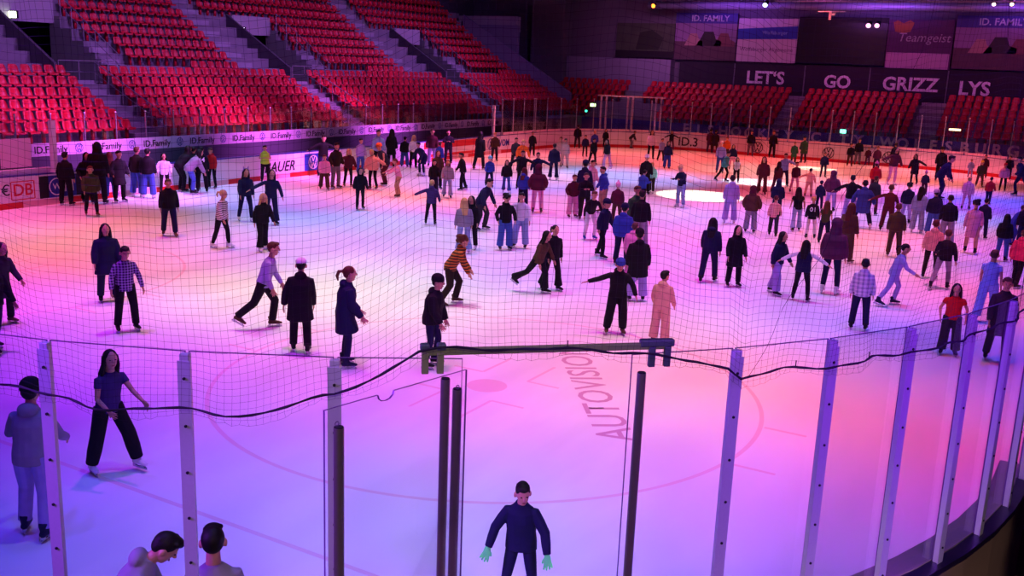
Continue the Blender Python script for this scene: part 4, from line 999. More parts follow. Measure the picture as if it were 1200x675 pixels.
PEOPLE = """
78 241 178 back 150 jacket:black trousers:black short:hair - black|black jacket and trousers standing by the boards beside the left white pole
108 253 194 walk 10 puffer:olive slim:black short:redhair - brown|dark olive jacket and black leggings walking near the left boards
103 234 178 pocket 20 jacket:black trousers:black long:hair - black|black clothes half hidden behind the walker in the olive jacket
116 233 166 back 160 puffer:black trousers:black long:hair - black|bulky black jacket, tallest of the cluster by the left boards
130 231 178 back 170 jacket:navy wide:jeans long:redhair - black|navy top and blue jeans in the cluster by the left boards
140 230 176 pocket 30 coat:dgrey trousers:black short:hair - black|long dark grey coat at the right of the left boards cluster
161 228 172 back 150 jacket:dbrown wide:jeans short:brown - white|dark brown jacket and wide blue jeans against the left boards
174 228 174 back 165 jacket:black wide:jeans short:hair - white|black jacket and blue jeans beside the brown jacket at the boards
193 219 179 pocket 5 shirt:white slim:black long:hair - black|white shirt and black trousers, scarf, standing at the left boards
210 218 171 bend 120 jacket:black trousers:black long:hair - black|black hooded jacket leaning over the left boards
222 220 175 bend 100 puffer:greyp trousers:jeans long:hair - black|grey puffer jacket bending towards the left boards
228 221 172 back 175 jacket:black trousers:black short:hair - black|all black standing behind the white numbered jersey
237 221 172 back 180 hoodie:black trousers:black short:hair - black|black jersey with white number 24 seen from behind
249 218 173 stand -30 hoodie:red slim:black short:brown - black|bright red jacket and black trousers at the left boards
199 277 209 walk 5 jacket:black trousers:navy short:brown - brown|open black jacket over grey shirt, navy trousers, gliding alone at left
260 291 222 walk 55 sweater:stripe slim:black pony:blond - white|white sweater with dark stripes, black leggings, white skates
288 260 197 walk 20 hoodie:navy slim:navy long:hair ears:lav white|navy top with cat-ear headband and white skates
318 264 198 armsR 15 sweater:navy flare:navy long:hair - black|navy top, very long dark hair, arm stretched out to the right
308 294 226 walk2 25 jacket:black flare:black long:blond - white|black jacket and black trousers, blond, below the outstretched navy arm
311 212 170 fold 0 vest:hiviz trousers:black short:hair - black|bright yellow-green high visibility vest by the dark boards gap
379 207 158 arms 10 jacket:black trousers:navy short:hair - black|dark jacket with arms spread, right beside the left boards
393 221 167 pocket 40 jacket:dbrown trousers:grey short:hair - brown|dark red-brown jacket and grey trousers behind the small pink child
380 222 181 walk 10 puffer:pink wide:brown short:redhair - brown|small child in pale pink padded jacket and brown trousers
408 219 174 armsR 20 jacket:maroon slim:black long:blond - brown|maroon jacket holding an arm out to a skater in peach
422 203 162 stand 30 jacket:lav trousers:jeans short:hair - black|lavender jacket and jeans by the boards behind the maroon jacket
422 246 196 walk2 10 jacket:black slim:black long:hair - black|open black jacket, long dark hair, skating alone in the left middle
437 222 175 armsL -30 puffer:peach slim:black short:blond - brown|peach padded jacket with arms out beside the orange beanie
452 218 168 leanfwd -60 vest:dgrey trousers:maroon short:hair beanie:orange black|orange beanie and dark sleeveless vest, leaning forward
443 201 152 stand 10 hoodie:lblue trousers:black short:hair - black|pale blue hooded top standing by the boards above the orange beanie
458 196 151 back 150 coat:black trousers:black long:hair - black|long black coat leaning on the boards left of the jeans group
474 196 160 back 170 jacket:black wide:jeans short:hair - black|black jacket and wide jeans, left of the jeans group
484 197 158 stand 20 sweater:white trousers:black long:blond - black|white top and black trousers in the jeans group by the boards
506 195 151 stand 0 jacket:maroon trousers:lav short:brown - black|maroon jacket at the boards, above the hooded lettered sweater
514 203 166 back 140 jacket:blue trousers:blue short:brown - black|blue jacket bending by the red section of the left boards
525 192 152 fold 0 jacket:black trousers:black short:hair - black|black jacket leaning at the red advert on the left boards
467 231 186 reach -80 sweater:pink wide:tan short:redhair - brown|pink sweater and tan trousers, arm held out to the left
496 206 166 bend -40 coat:navy slim:navy short:hair - white|dark blue coat bending forward with one skate on the blue ice
512 222 176 stand 15 jacket:brown trousers:black long:redhair - black|brown jacket directly behind the black lettered hoodie
508 228 187 stand 10 hoodie:black wide:navy short:hair - black|black hoodie with pale chest lettering in the left middle
505 264 211 armsL 175 hoodie:purple slim:black short:blond - black|child in purple-blue hoodie, arm out left, black skates
524 232 187 walk 0 jacket:greyp flare:ljeans long:redhair - black|grey-purple jacket and flared pale jeans, long auburn hair
542 223 179 walk -70 jacket:black trousers:black short:hair - black|black jacket seen from the side, right of the flared jeans
561 199 154 walk2 150 coat:black trousers:black long:hair - brown|black coat with a pale stripe striding along the red boards
579 189 155 stand 20 jacket:brown trousers:dgrey short:blond - black|orange-brown jacket in front of the right white pole
573 219 183 walk 10 jacket:blue trousers:navy short:hair helmet:mint black|small child with mint green helmet and blue jacket
593 226 187 walk 0 jacket:black flare:jeans long:hair - white|girl in black jacket and blue flared jeans below the orange pair
562 270 208 leanfwd 60 jacket:navy trousers:dgrey short:hair - black|navy jacket leaning to the right behind a standing couple
543 297 232 back 190 jacket:greyp flare:ljeans long:blond - white|grey-purple jacket and pale jeans, long fair hair, left of a couple
552 292 229 stand -20 hoodie:black trousers:black long:hair - white|black hoodie and trousers with white skates, right of a couple
591 293 227 pocket 15 hoodie:black wide:jeans curly:hair - black|black hoodie and baggy blue jeans, curly dark hair
610 292 225 armsR -15 sweater:white wide:ljeans short:hair - black|white sweater and pale jeans, arm out to the right
612 246 196 back 150 hoodie:blue trousers:navy long:redhair - black|blue top, auburn hair, between the curly hair and maroon puffer
629 250 193 pocket 180 puffer:maroon trousers:pink short:redhair hood:maroon brown|big maroon puffer jacket and pale trousers seen from behind
603 199 161 walk 20 jacket:dgrey trousers:black short:hair - black|dark jacket just left of the bright orange jacket far off
610 203 163 leanfwd 15 jacket:orange trousers:dbrown short:blond - brown|bright orange-red jacket in the far middle left
611 222 176 arms 5 jacket:black slim:black short:hair - black|black jacket with arms half raised below the orange jacket
629 222 178 armsL 0 jacket:navy trousers:navy short:hair - black|navy jacket reaching left, above the maroon puffer
623 183 154 stand 15 jacket:black trousers:black short:hair - black|black jacket far off at the end of the left boards
648 211 168 back 170 jacket:navy flare:navy short:hair - white|dark navy jacket and dark flared trousers seen from behind, far middle
656 194 160 stand 0 jacket:peach trousers:pink short:redhair - black|peach jacket far off, left one of a peach-coloured pair
661 197 162 walk 10 sweater:peach trousers:peach short:hair - brown|peach top and trousers with dark skates, right one of the pair
676 174 146 back 170 jacket:black trousers:dgrey short:hair - black|black jacket against the far corner boards left of the gate frame
685 184 158 stand 10 jacket:navy slim:black short:hair - black|small child in dark clothes far off in the corner
696 180 153 stand 0 jacket:blue trousers:navy short:blond - black|blue jacket far off below the gate frame
694 193 162 walk 30 jacket:black trousers:black short:hair - black|black jacket holding hands with a black-topped girl
711 198 163 walk2 -40 sweater:black flare:pink long:hair - white|black top and pink-white trousers, far middle
709 173 151 stand 0 coat:black trousers:black long:hair - black|long black coat standing at the boards below the gate frame
738 173 153 bend 80 jacket:dgrey trousers:grey short:hair - black|dark jacket leaning along the boards under the gate frame middle
683 246 188 back 170 hoodie:navy trousers:navy short:hair beanie:navy black|navy beanie and hood rising behind the crossed-arms group
691 238 187 stand 40 hoodie:pink trousers:lav short:hair - black|pale pink sweater in the middle group
670 255 204 pocket 25 jacket:maroon wide:pink short:redhair - brown|maroon jacket with hands in pockets, left of the middle group
684 257 202 fold 10 jacket:black trousers:dbrown short:brown - brown|black jacket with folded arms in the middle group
706 250 195 pocket -60 hoodie:blue trousers:tan short:hair - brown|blue sweatshirt and tan trousers, right of the middle group
722 263 214 back 190 jacket:maroon trousers:brown short:pink pompom:pink black|pale pink hat and maroon jacket beside the blue beanie skater
690 281 222 leanfwd 20 top:black slim:white short:redhair - blue|thin skater in black top and white trousers with blue skates
704 302 233 walk2 60 jacket:navy slim:black short:hair beanie:navy black|navy jacket and dark trousers, navy beanie, striding right
727 311 239 back 160 puffer:blue trousers:navy short:hair beanie:navy black|bright blue puffer jacket and dark beanie seen from behind
741 290 217 stand 30 jacket:green trousers:dgrey short:brown - black|green-collared jacket in the middle behind the black jacket
748 292 223 back 175 jacket:black wide:greyp short:hair - black|broad black jacket and grey trousers seen from behind, centre
739 328 261 back 160 puffer:pink trousers:pink short:brown - black|pink padded jacket and brown hair in the centre cluster
745 353 269 back 190 parka:black wide:lav short:hair beanie:black black|black parka with fur-trimmed hood, black beanie, pale wide trousers
829 331 255 walk2 170 hoodie:navy trousers:navy long:hair - black|dark navy outfit, long hair, arms held slightly away, right of centre
858 336 263 stand 20 coat:black trousers:black long:hair - black|long black coat and long dark hair beside the navy pair partner
797 243 193 phone -40 sweater:navy trousers:ljeans short:blond - white|navy sweater and pale jeans standing alone by the white light pool
762 187 152 stand 10 shirt:white slim:black long:hair - black|white top and black trousers, far off, with black hair
786 176 153 arms 5 jacket:black trousers:maroon long:redhair - black|dark top by the far boards just left of the ID.3 lettering
774 189 162 walk 30 jacket:lblue trousers:black short:hair - black|child in pale blue jacket near the far boards
781 198 165 stand 15 jacket:navy wide:blue long:hair - black|navy jacket and bright blue trousers, far right of centre
755 228 181 stand 10 jacket:black trousers:black short:hair beanie:white black|white beanie and black jacket above the mint child
751 242 199 phone 150 jacket:blue trousers:dbrown short:hair - black|blue jacket with raised elbows, behind the green-collared jacket
763 228 190 walk -20 hoodie:mint trousers:dbrown short:blond - white|small child in mint jacket and brown trousers by the light pool
831 179 151 back 170 coat:maroon trousers:brown short:hair - black|maroon coat at the far boards, left one of a pair
837 179 152 back 180 coat:dbrown trousers:maroon short:hair - black|dark brown coat at the far boards, right one of a pair
850 188 160 stand 10 jacket:orange trousers:brown short:redhair - black|orange-red hair, far right behind the lavender top
843 203 165 stand 0 sweater:lav trousers:jeans short:white - black|lavender top and blue trousers above the teal jacket
857 199 169 stand 10 jacket:navy skirt:pink long:hair - black|navy jacket over a pink skirt, far right of centre
847 213 177 strideR 60 jacket:teal slim:black short:hair - black|teal jacket and black trousers striding, far right of centre
862 214 184 walk 0 tee:white trousers:black long:hair - black|white sleeveless top and black trousers right of the teal jacket
879 181 153 stand 0 jacket:black trousers:grey short:hair - black|black jacket and grey trousers at the far boards below the letter C
854 262 205 back 175 hoodie:lav wide:lav short:hair - white|lavender hoodie and pale trousers from behind, near the light pool
878 273 218 pocket 170 puffer:brown wide:greyp short:hair hood:maroon black|maroon-brown hooded jacket and greyish trousers, seen from behind
892 228 183 walk 0 jacket:maroon flare:maroon long:redhair - black|maroon jacket with long auburn hair and flared trousers
904 183 153 stand 20 jacket:black trousers:black short:redhair - black|black clothes standing at the far boards below the letter E
909 226 189 walk2 150 jacket:maroon trousers:maroon long:hair - black|maroon jacket directly left of the pale blue jackets
917 219 179 armsL 10 jacket:lblue trousers:navy short:hair - black|pale blue jacket with spread arm, right of the maroon jacket
929 193 166 stand 20 coat:green trousers:olive short:redhair - black|dark green coat at the bright ice patch, left one of the pair
941 191 160 stand -30 parka:green trousers:dgrey short:hair - black|dark green parka at the bright ice patch, right one of the pair
964 208 178 stand 10 jacket:navy slim:navy short:hair - black|small child in navy jacket alone beside the bright ice patch
930 226 189 walk 20 sweater:maroon slim:pink short:redhair - black|maroon top and pink trousers, left of the peach jacket
947 231 197 armsL 180 jacket:peach trousers:peach short:hair - brown|peach jacket reaching left, seen from behind
972 248 200 pocket 170 puffer:plum trousers:lav short:hair hood:plum black|plum puffer with hood up and lavender trousers
959 246 212 back 160 puffer:navy trousers:navy short:hair beanie:navy black|navy puffer jacket just left of the plum puffer
909 254 210 back 180 puffer:navy trousers:navy short:hair hood:navy black|rounded navy puffer behind the pale printed shirt
905 277 229 walk 175 shirt:print trousers:dgrey short:redhair - black|pale pink printed shirt and dark trousers, orange hair
932 271 219 walk2 190 tee:black flare:ljeans long:hair - black|black t-shirt and pale jeans, long dark hair, from behind
949 280 230 back 185 shirt:black slim:white short:blond - black|black jersey with white number 01, white trousers, black boots
964 286 235 back 170 tee:olive trousers:navy long:redhair - black|olive t-shirt and ginger hair right of the numbered jersey
994 258 205 arms 180 jacket:black trousers:lav short:hair - black|black jacket with arms spread, right of the plum puffer
1008 268 211 wide 180 parka:blue trousers:navy short:hair - white|big royal blue jacket and navy trousers, legs apart
989 308 237 back 150 jacket:brown trousers:brown long:redhair - brown|brown jacket and ginger hair behind the big plum jacket
971 345 256 back 165 puffer:plum slim:navy short:brown hood:plum white|large plum hooded jacket, dark leggings, white skates
907 345 270 walk2 60 jacket:navy wide:lav long:hair - black|navy jacket and lavender trousers, long hair falling forward
937 353 281 arms 170 sweater:white slim:black long:hair - black|navy vest over white sleeves, both arms stretched wide
1005 387 303 back 180 hoodie:camo trousers:navy short:hair - black|child in pale mottled hooded jacket and navy trousers
1043 358 284 strideR 100 sweater:lav slim:lav pony:hair - navy|lavender top and leggings, ponytail, striding right with arms forward
1046 301 238 back 180 jacket:brown trousers:brown short:redhair - brown|brown jacket and brown trousers seen from behind, right middle
1088 327 257 back 175 hoodie:peach slim:dbrown short:redhair - black|peach hoodie and dark leggings behind the wide-striding skater
1102 339 269 strideL 175 sweater:black slim:greyp short:brown - black|black sweater and grey trousers in a wide stride
1153 376 292 walk2 170 tee:lblue wide:lblue short:brown - black|pale blue t-shirt and pale trousers seen from behind, at right
1189 337 268 walk 150 puffer:hotpink slim:black short:brown - black|big hot pink puffer jacket at the right edge
1172 306 250 back 160 jacket:black trousers:jeans long:hair - black|black jacket and long dark hair over jeans, above the pink puffer
1136 297 234 walk 180 dress:pink slim:skin curly:hair - black|pink dress, bare legs and curly black hair
1110 416 330 pocket 5 tee:red wide:dgrey long:hair - black|dark red t-shirt and grey trousers, head bowed, right foreground
1165 425 322 walk 10 coat:dgrey trousers:dgrey short:brown - black|long dark coat behind the right foreground posts
1023 228 190 stand 170 puffer:red trousers:maroon short:hair pompom:pink black|red jacket and pale pink hat in the right middle
1021 252 206 back 160 jacket:dgrey trousers:maroon short:redhair - black|dark jacket right behind the royal blue jacket
1038 272 216 armsL 175 sweater:maroon trousers:maroon short:brown - black|maroon sweater reaching left to hold a hand
1060 262 214 back 170 jacket:navy trousers:lav curly:hair - black|navy jacket and big curly hair, lavender trousers
1073 273 218 back 165 jacket:lblue wide:ljeans long:hair - white|pale blue jacket and pale jeans holding the navy coat's arm
1091 276 222 back 180 jacket:navy wide:jeans short:hair beanie:lav black|navy jacket with lavender beanie and blue jeans
1107 288 228 back 185 jacket:black wide:greyp short:hair - black|broad black jacket and grey trousers, largest of the right cluster
1044 217 172 armsR 30 jacket:maroon slim:pink long:hair - white|maroon jacket and pink trousers holding hands to the right
1070 216 180 armsL -20 coat:black slim:black long:hair - black|black coat and black hair holding hands to the left
1082 228 200 stand 10 jacket:dgrey trousers:maroon short:hair pompom:pink black|small child with white bobble hat left of the tall dark pair
1098 235 176 leanfwd 100 jacket:navy slim:navy short:hair - black|tall navy jacket leaning right, below the black dark-haired one
1100 212 172 stand 0 jacket:black trousers:black curly:hair - black|black clothes and bushy black hair at the far right boards
995 195 168 stand 10 jacket:black trousers:brown short:redhair - black|dark jacket and brown trousers by the green goal lamp, left of a pair
1004 193 162 stand 20 jacket:black trousers:grey short:hair - black|black jacket and grey trousers by the green goal lamp, right of a pair
1016 193 172 stand 0 jacket:maroon trousers:maroon short:hair - black|maroon clothes at the far boards right of the goal lamp pair
1026 200 171 stand 0 jacket:plum trousers:dgrey short:redhair - black|plum jacket with reddish hair above the red jacket
1047 192 168 back 170 jacket:black trousers:black curly:hair - black|black bushy hair at the far boards above the hand-holding maroon jacket
1136 208 190 stand 0 jacket:lblue trousers:lblue short:hair - black|small child in pale blue far right by the yellow hat
1147 219 188 walk 10 jacket:olive trousers:brown short:hair beanie:yellow brown|yellow beanie and olive jacket, far right
1152 209 181 stand 0 jacket:maroon trousers:maroon short:redhair - black|maroon jacket right behind the yellow beanie
1174 224 191 stand 5 puffer:pink slim:black short:redhair beanie:red black|small child in pink jacket and red hat, far right
1181 206 182 stand 0 jacket:black trousers:black short:hair - black|black jacket at the boards behind the pink child, far right
1131 246 207 walk2 170 puffer:pink slim:pink short:blond - brown|pink puffer jacket and pink leggings left of the red jacket
1157 240 207 walk 160 jacket:red trousers:navy short:hair - black|bright red jacket and dark trousers, far right
1194 230 183 strideL -60 jacket:navy slim:navy short:hair - black|large navy jacket leaning left at the right edge
1149 280 232 back 160 jacket:navy trousers:navy short:hair - black|navy clothes just right of the pink dress
1183 288 239 leanfwd 100 jacket:blue trousers:blue short:brown - black|blue jacket near the right edge above the black jacket
1197 292 236 stand 0 jacket:black trousers:navy long:hair - black|black clothes cut by the right edge beside the blue jacket
629 344 269 kick 60 sweater:brown flare:black long:hair - black|brown top and black flared trousers, long hair, one leg trailing
645 340 263 walk 30 jacket:black flare:black pony:hair - black|black trousers and pink-lit open jacket beside the brown top
"""
JOBS = {}
for line in PEOPLE.strip().split('\n'):
    a, lb = line.split('|'); f = a.split()
    JOBS[lb] = person(float(f[0]), float(f[1]), float(f[2]), f[3], float(f[4]), f[5], f[6], f[7], f[8], f[9], 'person in '+lb)
# foreground figures with their own poses
N = person
N(310,385,283,'stand',80,'sweater:lav','trousers:black','short:redhair','-','brown','person in lavender sweater and black trousers leaning into a stride at left',
  dict(lean=17,hipL=26,kneeL=34,hipR=-24,kneeR=26,shL=12,shR=-4,elL=22,elR=30,outL=12,outR=14))
N(352,413,304,'stand',175,'parka:black','trousers:black','short:hair','cap:white','black','person in long black padded coat and white cap seen from behind',
  dict(lean=7,side=2,hipL=8,kneeL=8,abdL=3,hipR=-2,kneeR=16,shL=-4,outL=22,elL=10,outR=8))
N(404,430,312,'stand',100,'parka:navy','slim:navy','pony:redhair','-','navy','person in navy padded coat with ginger ponytail gliding right',
  dict(lean=6,hipL=8,kneeL=14,hipR=6,kneeR=12,shL=14,shR=10,elL=32,elR=30,outL=8,outR=10))
N(505,430,322,'stand',70,'puffer:black','slim:navy','short:hair','beanie:black','black','person in black padded jacket and black beanie behind the crossbar end',
  dict(lean=8,hipL=12,kneeL=22,hipR=4,kneeR=16,shL=10,shR=14,elL=10,elR=22,outL=8,outR=14))
N(526,357,275,'stand',85,'hoodie:tiger','trousers:dbrown','curly:redhair','-','brown','person in orange and brown striped fleece bending forward, centre left',
  dict(lean=32,hipL=30,kneeL=42,hipR=4,kneeR=34,shL=20,shR=24,elL=30,elR=22,outL=8,outR=12,hpitch=-18))
N(149,388,287,'stand',15,'shirt:plaid','trousers:black','short:hair','-','black','person in loose purple plaid shirt jacket and black trousers',
  dict(lean=6,hipL=10,kneeL=16,hipR=4,kneeR=10,abdL=6,abdR=6,outL=20,outR=22,elL=22,elR=22,hpitch=14))
N(127,353,261,'stand',10,'parka:navy','trousers:navy','long:hair','-','black','person in bulky navy coat with long hair behind the plaid shirt',
  dict(lean=6,hipL=10,kneeL=16,shL=6,shR=6,outL=14,outR=14))
N(4,380,283,'stand',40,'coat:dgrey','trousers:black','long:hair','-','brown','person in dark open coat with long hair at the left edge',
  dict(lean=10,hipL=14,kneeL=20,hipR=-8,kneeR=14,shR=18,shL=18,elL=30,elR=30))
N(-4,412,300,'walk2',40,'jacket:black','trousers:navy','short:hair','-','black','person in black jacket almost wholly beyond the left edge')
N(721,391,302,'stand',8,'hoodie:black','cargo:black','short:hair','beanie:blue','brown','person in black hoodie and blue beanie, arm flung out to the left',
  dict(lean=5,abdL=4,abdR=8,hipL=8,kneeL=12,hipR=10,kneeR=16,shR=8,outR=68,inR=1.08,elR=8,outL=30,shL=6,elL=14,inL=.5,hpitch=16,side=0))
N(772,403,317,'stand',165,'hoodie:peach','wide:peach','short:hair','-','brown','person in beige-orange tracksuit seen from behind at the crossbar end',
  dict(lean=4,abdL=4,abdR=3,hipL=6,kneeL=14,hipR=2,kneeR=8,outL=12,outR=12,elL=30,elR=26,inL=.2,inR=.2,shL=10,shR=8,hyaw=-25))
N(131,552,408,'stand',30,'tee:purple','cargo:black','long:hair','-','white','person with long dark hair, short purple top, black cargo trousers, left foreground',
  dict(lean=7,side=-2,hipL=22,kneeL=14,abdL=13,hipR=-4,kneeR=6,abdR=10,shL=44,outL=12,elL=26,inL=.3,shR=10,outR=12,elR=60,inR=-.4,hyaw=-12))
N(43,628,448,'stand',155,'hoodie:greyp','trousers:lav','short:hair','beanie:black','navy','person in pale grey hoodie and black beanie behind the leftmost post',
  dict(lean=9,hipL=16,kneeL=22,hipR=0,kneeR=14,shL=22,elL=70,outL=24,inL=-.6,shR=20,elR=50,outR=20,inR=-.3))
N(607,722,557,'stand',-8,'jacket:navy','slim:navy','short:hair','-','black','person in navy tracksuit and mint green gloves, bottom centre',
  dict(lean=14,abdL=11,abdR=9,hipL=14,kneeL=24,hipR=14,kneeR=24,shL=8,outL=33,elL=22,inL=.4,shR=4,outR=34,elR=20,inR=.5,hyaw=20,hpitch=12,palmf=1))
JB = [o for o in bpy.data.objects if o.get('label','').startswith('person in navy tracksuit')][0]
for ch in JB.children:
    if ch.name.startswith('body'): BOYB = ch
JB.scale = (JB.scale[0]*.88, JB.scale[1]*.88, JB.scale[2])
def gloves():
    k = dict(POSE['stand']); k.update(dict(lean=14,abdL=11,abdR=9,hipL=14,kneeL=24,hipR=14,kneeR=24,shL=8,outL=33,elL=22,inL=.4,shR=4,outR=34,elR=20,inR=.5,hyaw=20,hpitch=12,palmf=1))
    F = Fig(k)
    for S in 'LR':
        mb = MB(); sh, e, w, d, sx = F.arm[S]; hand(mb, F, S, 0); loft(mb, [w-d*.045, w+d*.0], [.036,.032], [.034,.028], V(0,1,0), 10, .1)
        me = bpy.data.meshes.new('g'); me.from_pydata(mb.v, [], mb.f); me.update(); bm = bmesh.new(); bm.from_mesh(me); bmesh.ops.recalc_face_normals(bm, faces=bm.faces)
        for v in bm.verts: v.co += v.normal*.0036 if v.normal.length else Vector()
        bm.to_mesh(me); bm.free(); q = MB(); q.v = [tuple(v.co) for v in me.vertices]; q.f = [tuple(p.vertices) for p in me.polygons]
        r = remesh(q, .005, 1); r.materials[0] = mat('glove_mint','60ff80',.7); o = bpy.data.objects.new('glove', r); COL.objects.link(o); o.parent = JB
gloves()
# two bystanders close under the camera, just inside the boards
P = spot_on(187,640,1.60); N(172,0,0,'stand',75,'hoodie:greyp','trousers:dgrey','short:hair','-','black','person in grey hoodie bending forward with bowed dark head, bottom left',
  dict(lean=30,hipL=14,kneeL=24,hipR=8,kneeR=16,shL=24,shR=24,elL=50,elR=50,hpitch=38), at=(9.35-.35,-28.7-.15,0)) if 0 else None
def near(px, py, htop, face, jk, hat_hair, label, over, H):
    Q = spot_on(px, py, htop)
    k = dict(POSE['stand']); k.update(over); F = Fig(k)
    sc = htop/F.top
    # stand so that the head (not the feet) is under that pixel
    to = math.atan2(CAM.y-Q.y, CAM.x-Q.x); ang = to+R_(face)-pi/2; hx, hy_ = F.head[0]*sc, F.head[1]*sc
    bx = Q.x-(hx*math.cos(ang)-hy_*math.sin(ang)); by = Q.y-(hx*math.sin(ang)+hy_*math.cos(ang))
    fp = pix((bx,by,0)); hp_ = pix((bx,by,htop))
    return person(fp[0], fp[1], hp_[1], 'stand', face, jk, 'trousers:dgrey', hat_hair, '-', 'black', label, over, at=(bx,by,0))
near(190, 624, 1.60, 78, 'hoodie:greyp', 'short:hair', 'person in grey hoodie with dark head bowed forward, bottom left', dict(lean=30,hipL=14,kneeL=24,hipR=8,kneeR=16,shL=24,shR=24,elL=50,elR=50,hpitch=34), 1.6)
near(249, 616, 1.74, 176, 'sweater:greyp', 'short:hair', 'person seen from behind with short dark hair, pale collar, bottom left by a post', dict(lean=4), 1.74)
# dark onlooker outside the boards at the lower right edge
P = spot_on(1199, 600, 1.0)
person(1216, 760, 520, 'fold', 150, 'jacket:black', 'trousers:black', 'short:hair', '-', '-', 'person in black jacket standing outside the boards at the lower right edge', None, at=(15.42,-24.6,-.3))
for key, (root, j, F) in JOBS.items():
    if key.startswith('navy vest over white'):
        o = bpy.data.objects.new('vest', jacket_mesh(F, 'vest', .018)); COL.objects.link(o); o.parent = root; o.material_slots[0].link = 'OBJECT'; o.material_slots[0].material = cmat('navy')
# lettering on clothing
def chest_text(lb, txt, size, m, back, dz=.30, off=.155, name='lettering'):
    for key, (root, j, F) in JOBS.items():
        if key.startswith(lb):
            f = -1 if back else 1; c = F.P+F.u*dz+F.fwd*(off*f); x = F.lat*f
            text_mesh(name, txt, size, m, j, tuple(c), tuple(-x), tuple(F.u), depth=.012, bold=.004); return
chest_text('black jersey with white number 24', '24', .26, WHITEP, True, .32, .135)
chest_text('black jersey with white number 01', '01', .26, WHITEP, True, .28, .125)

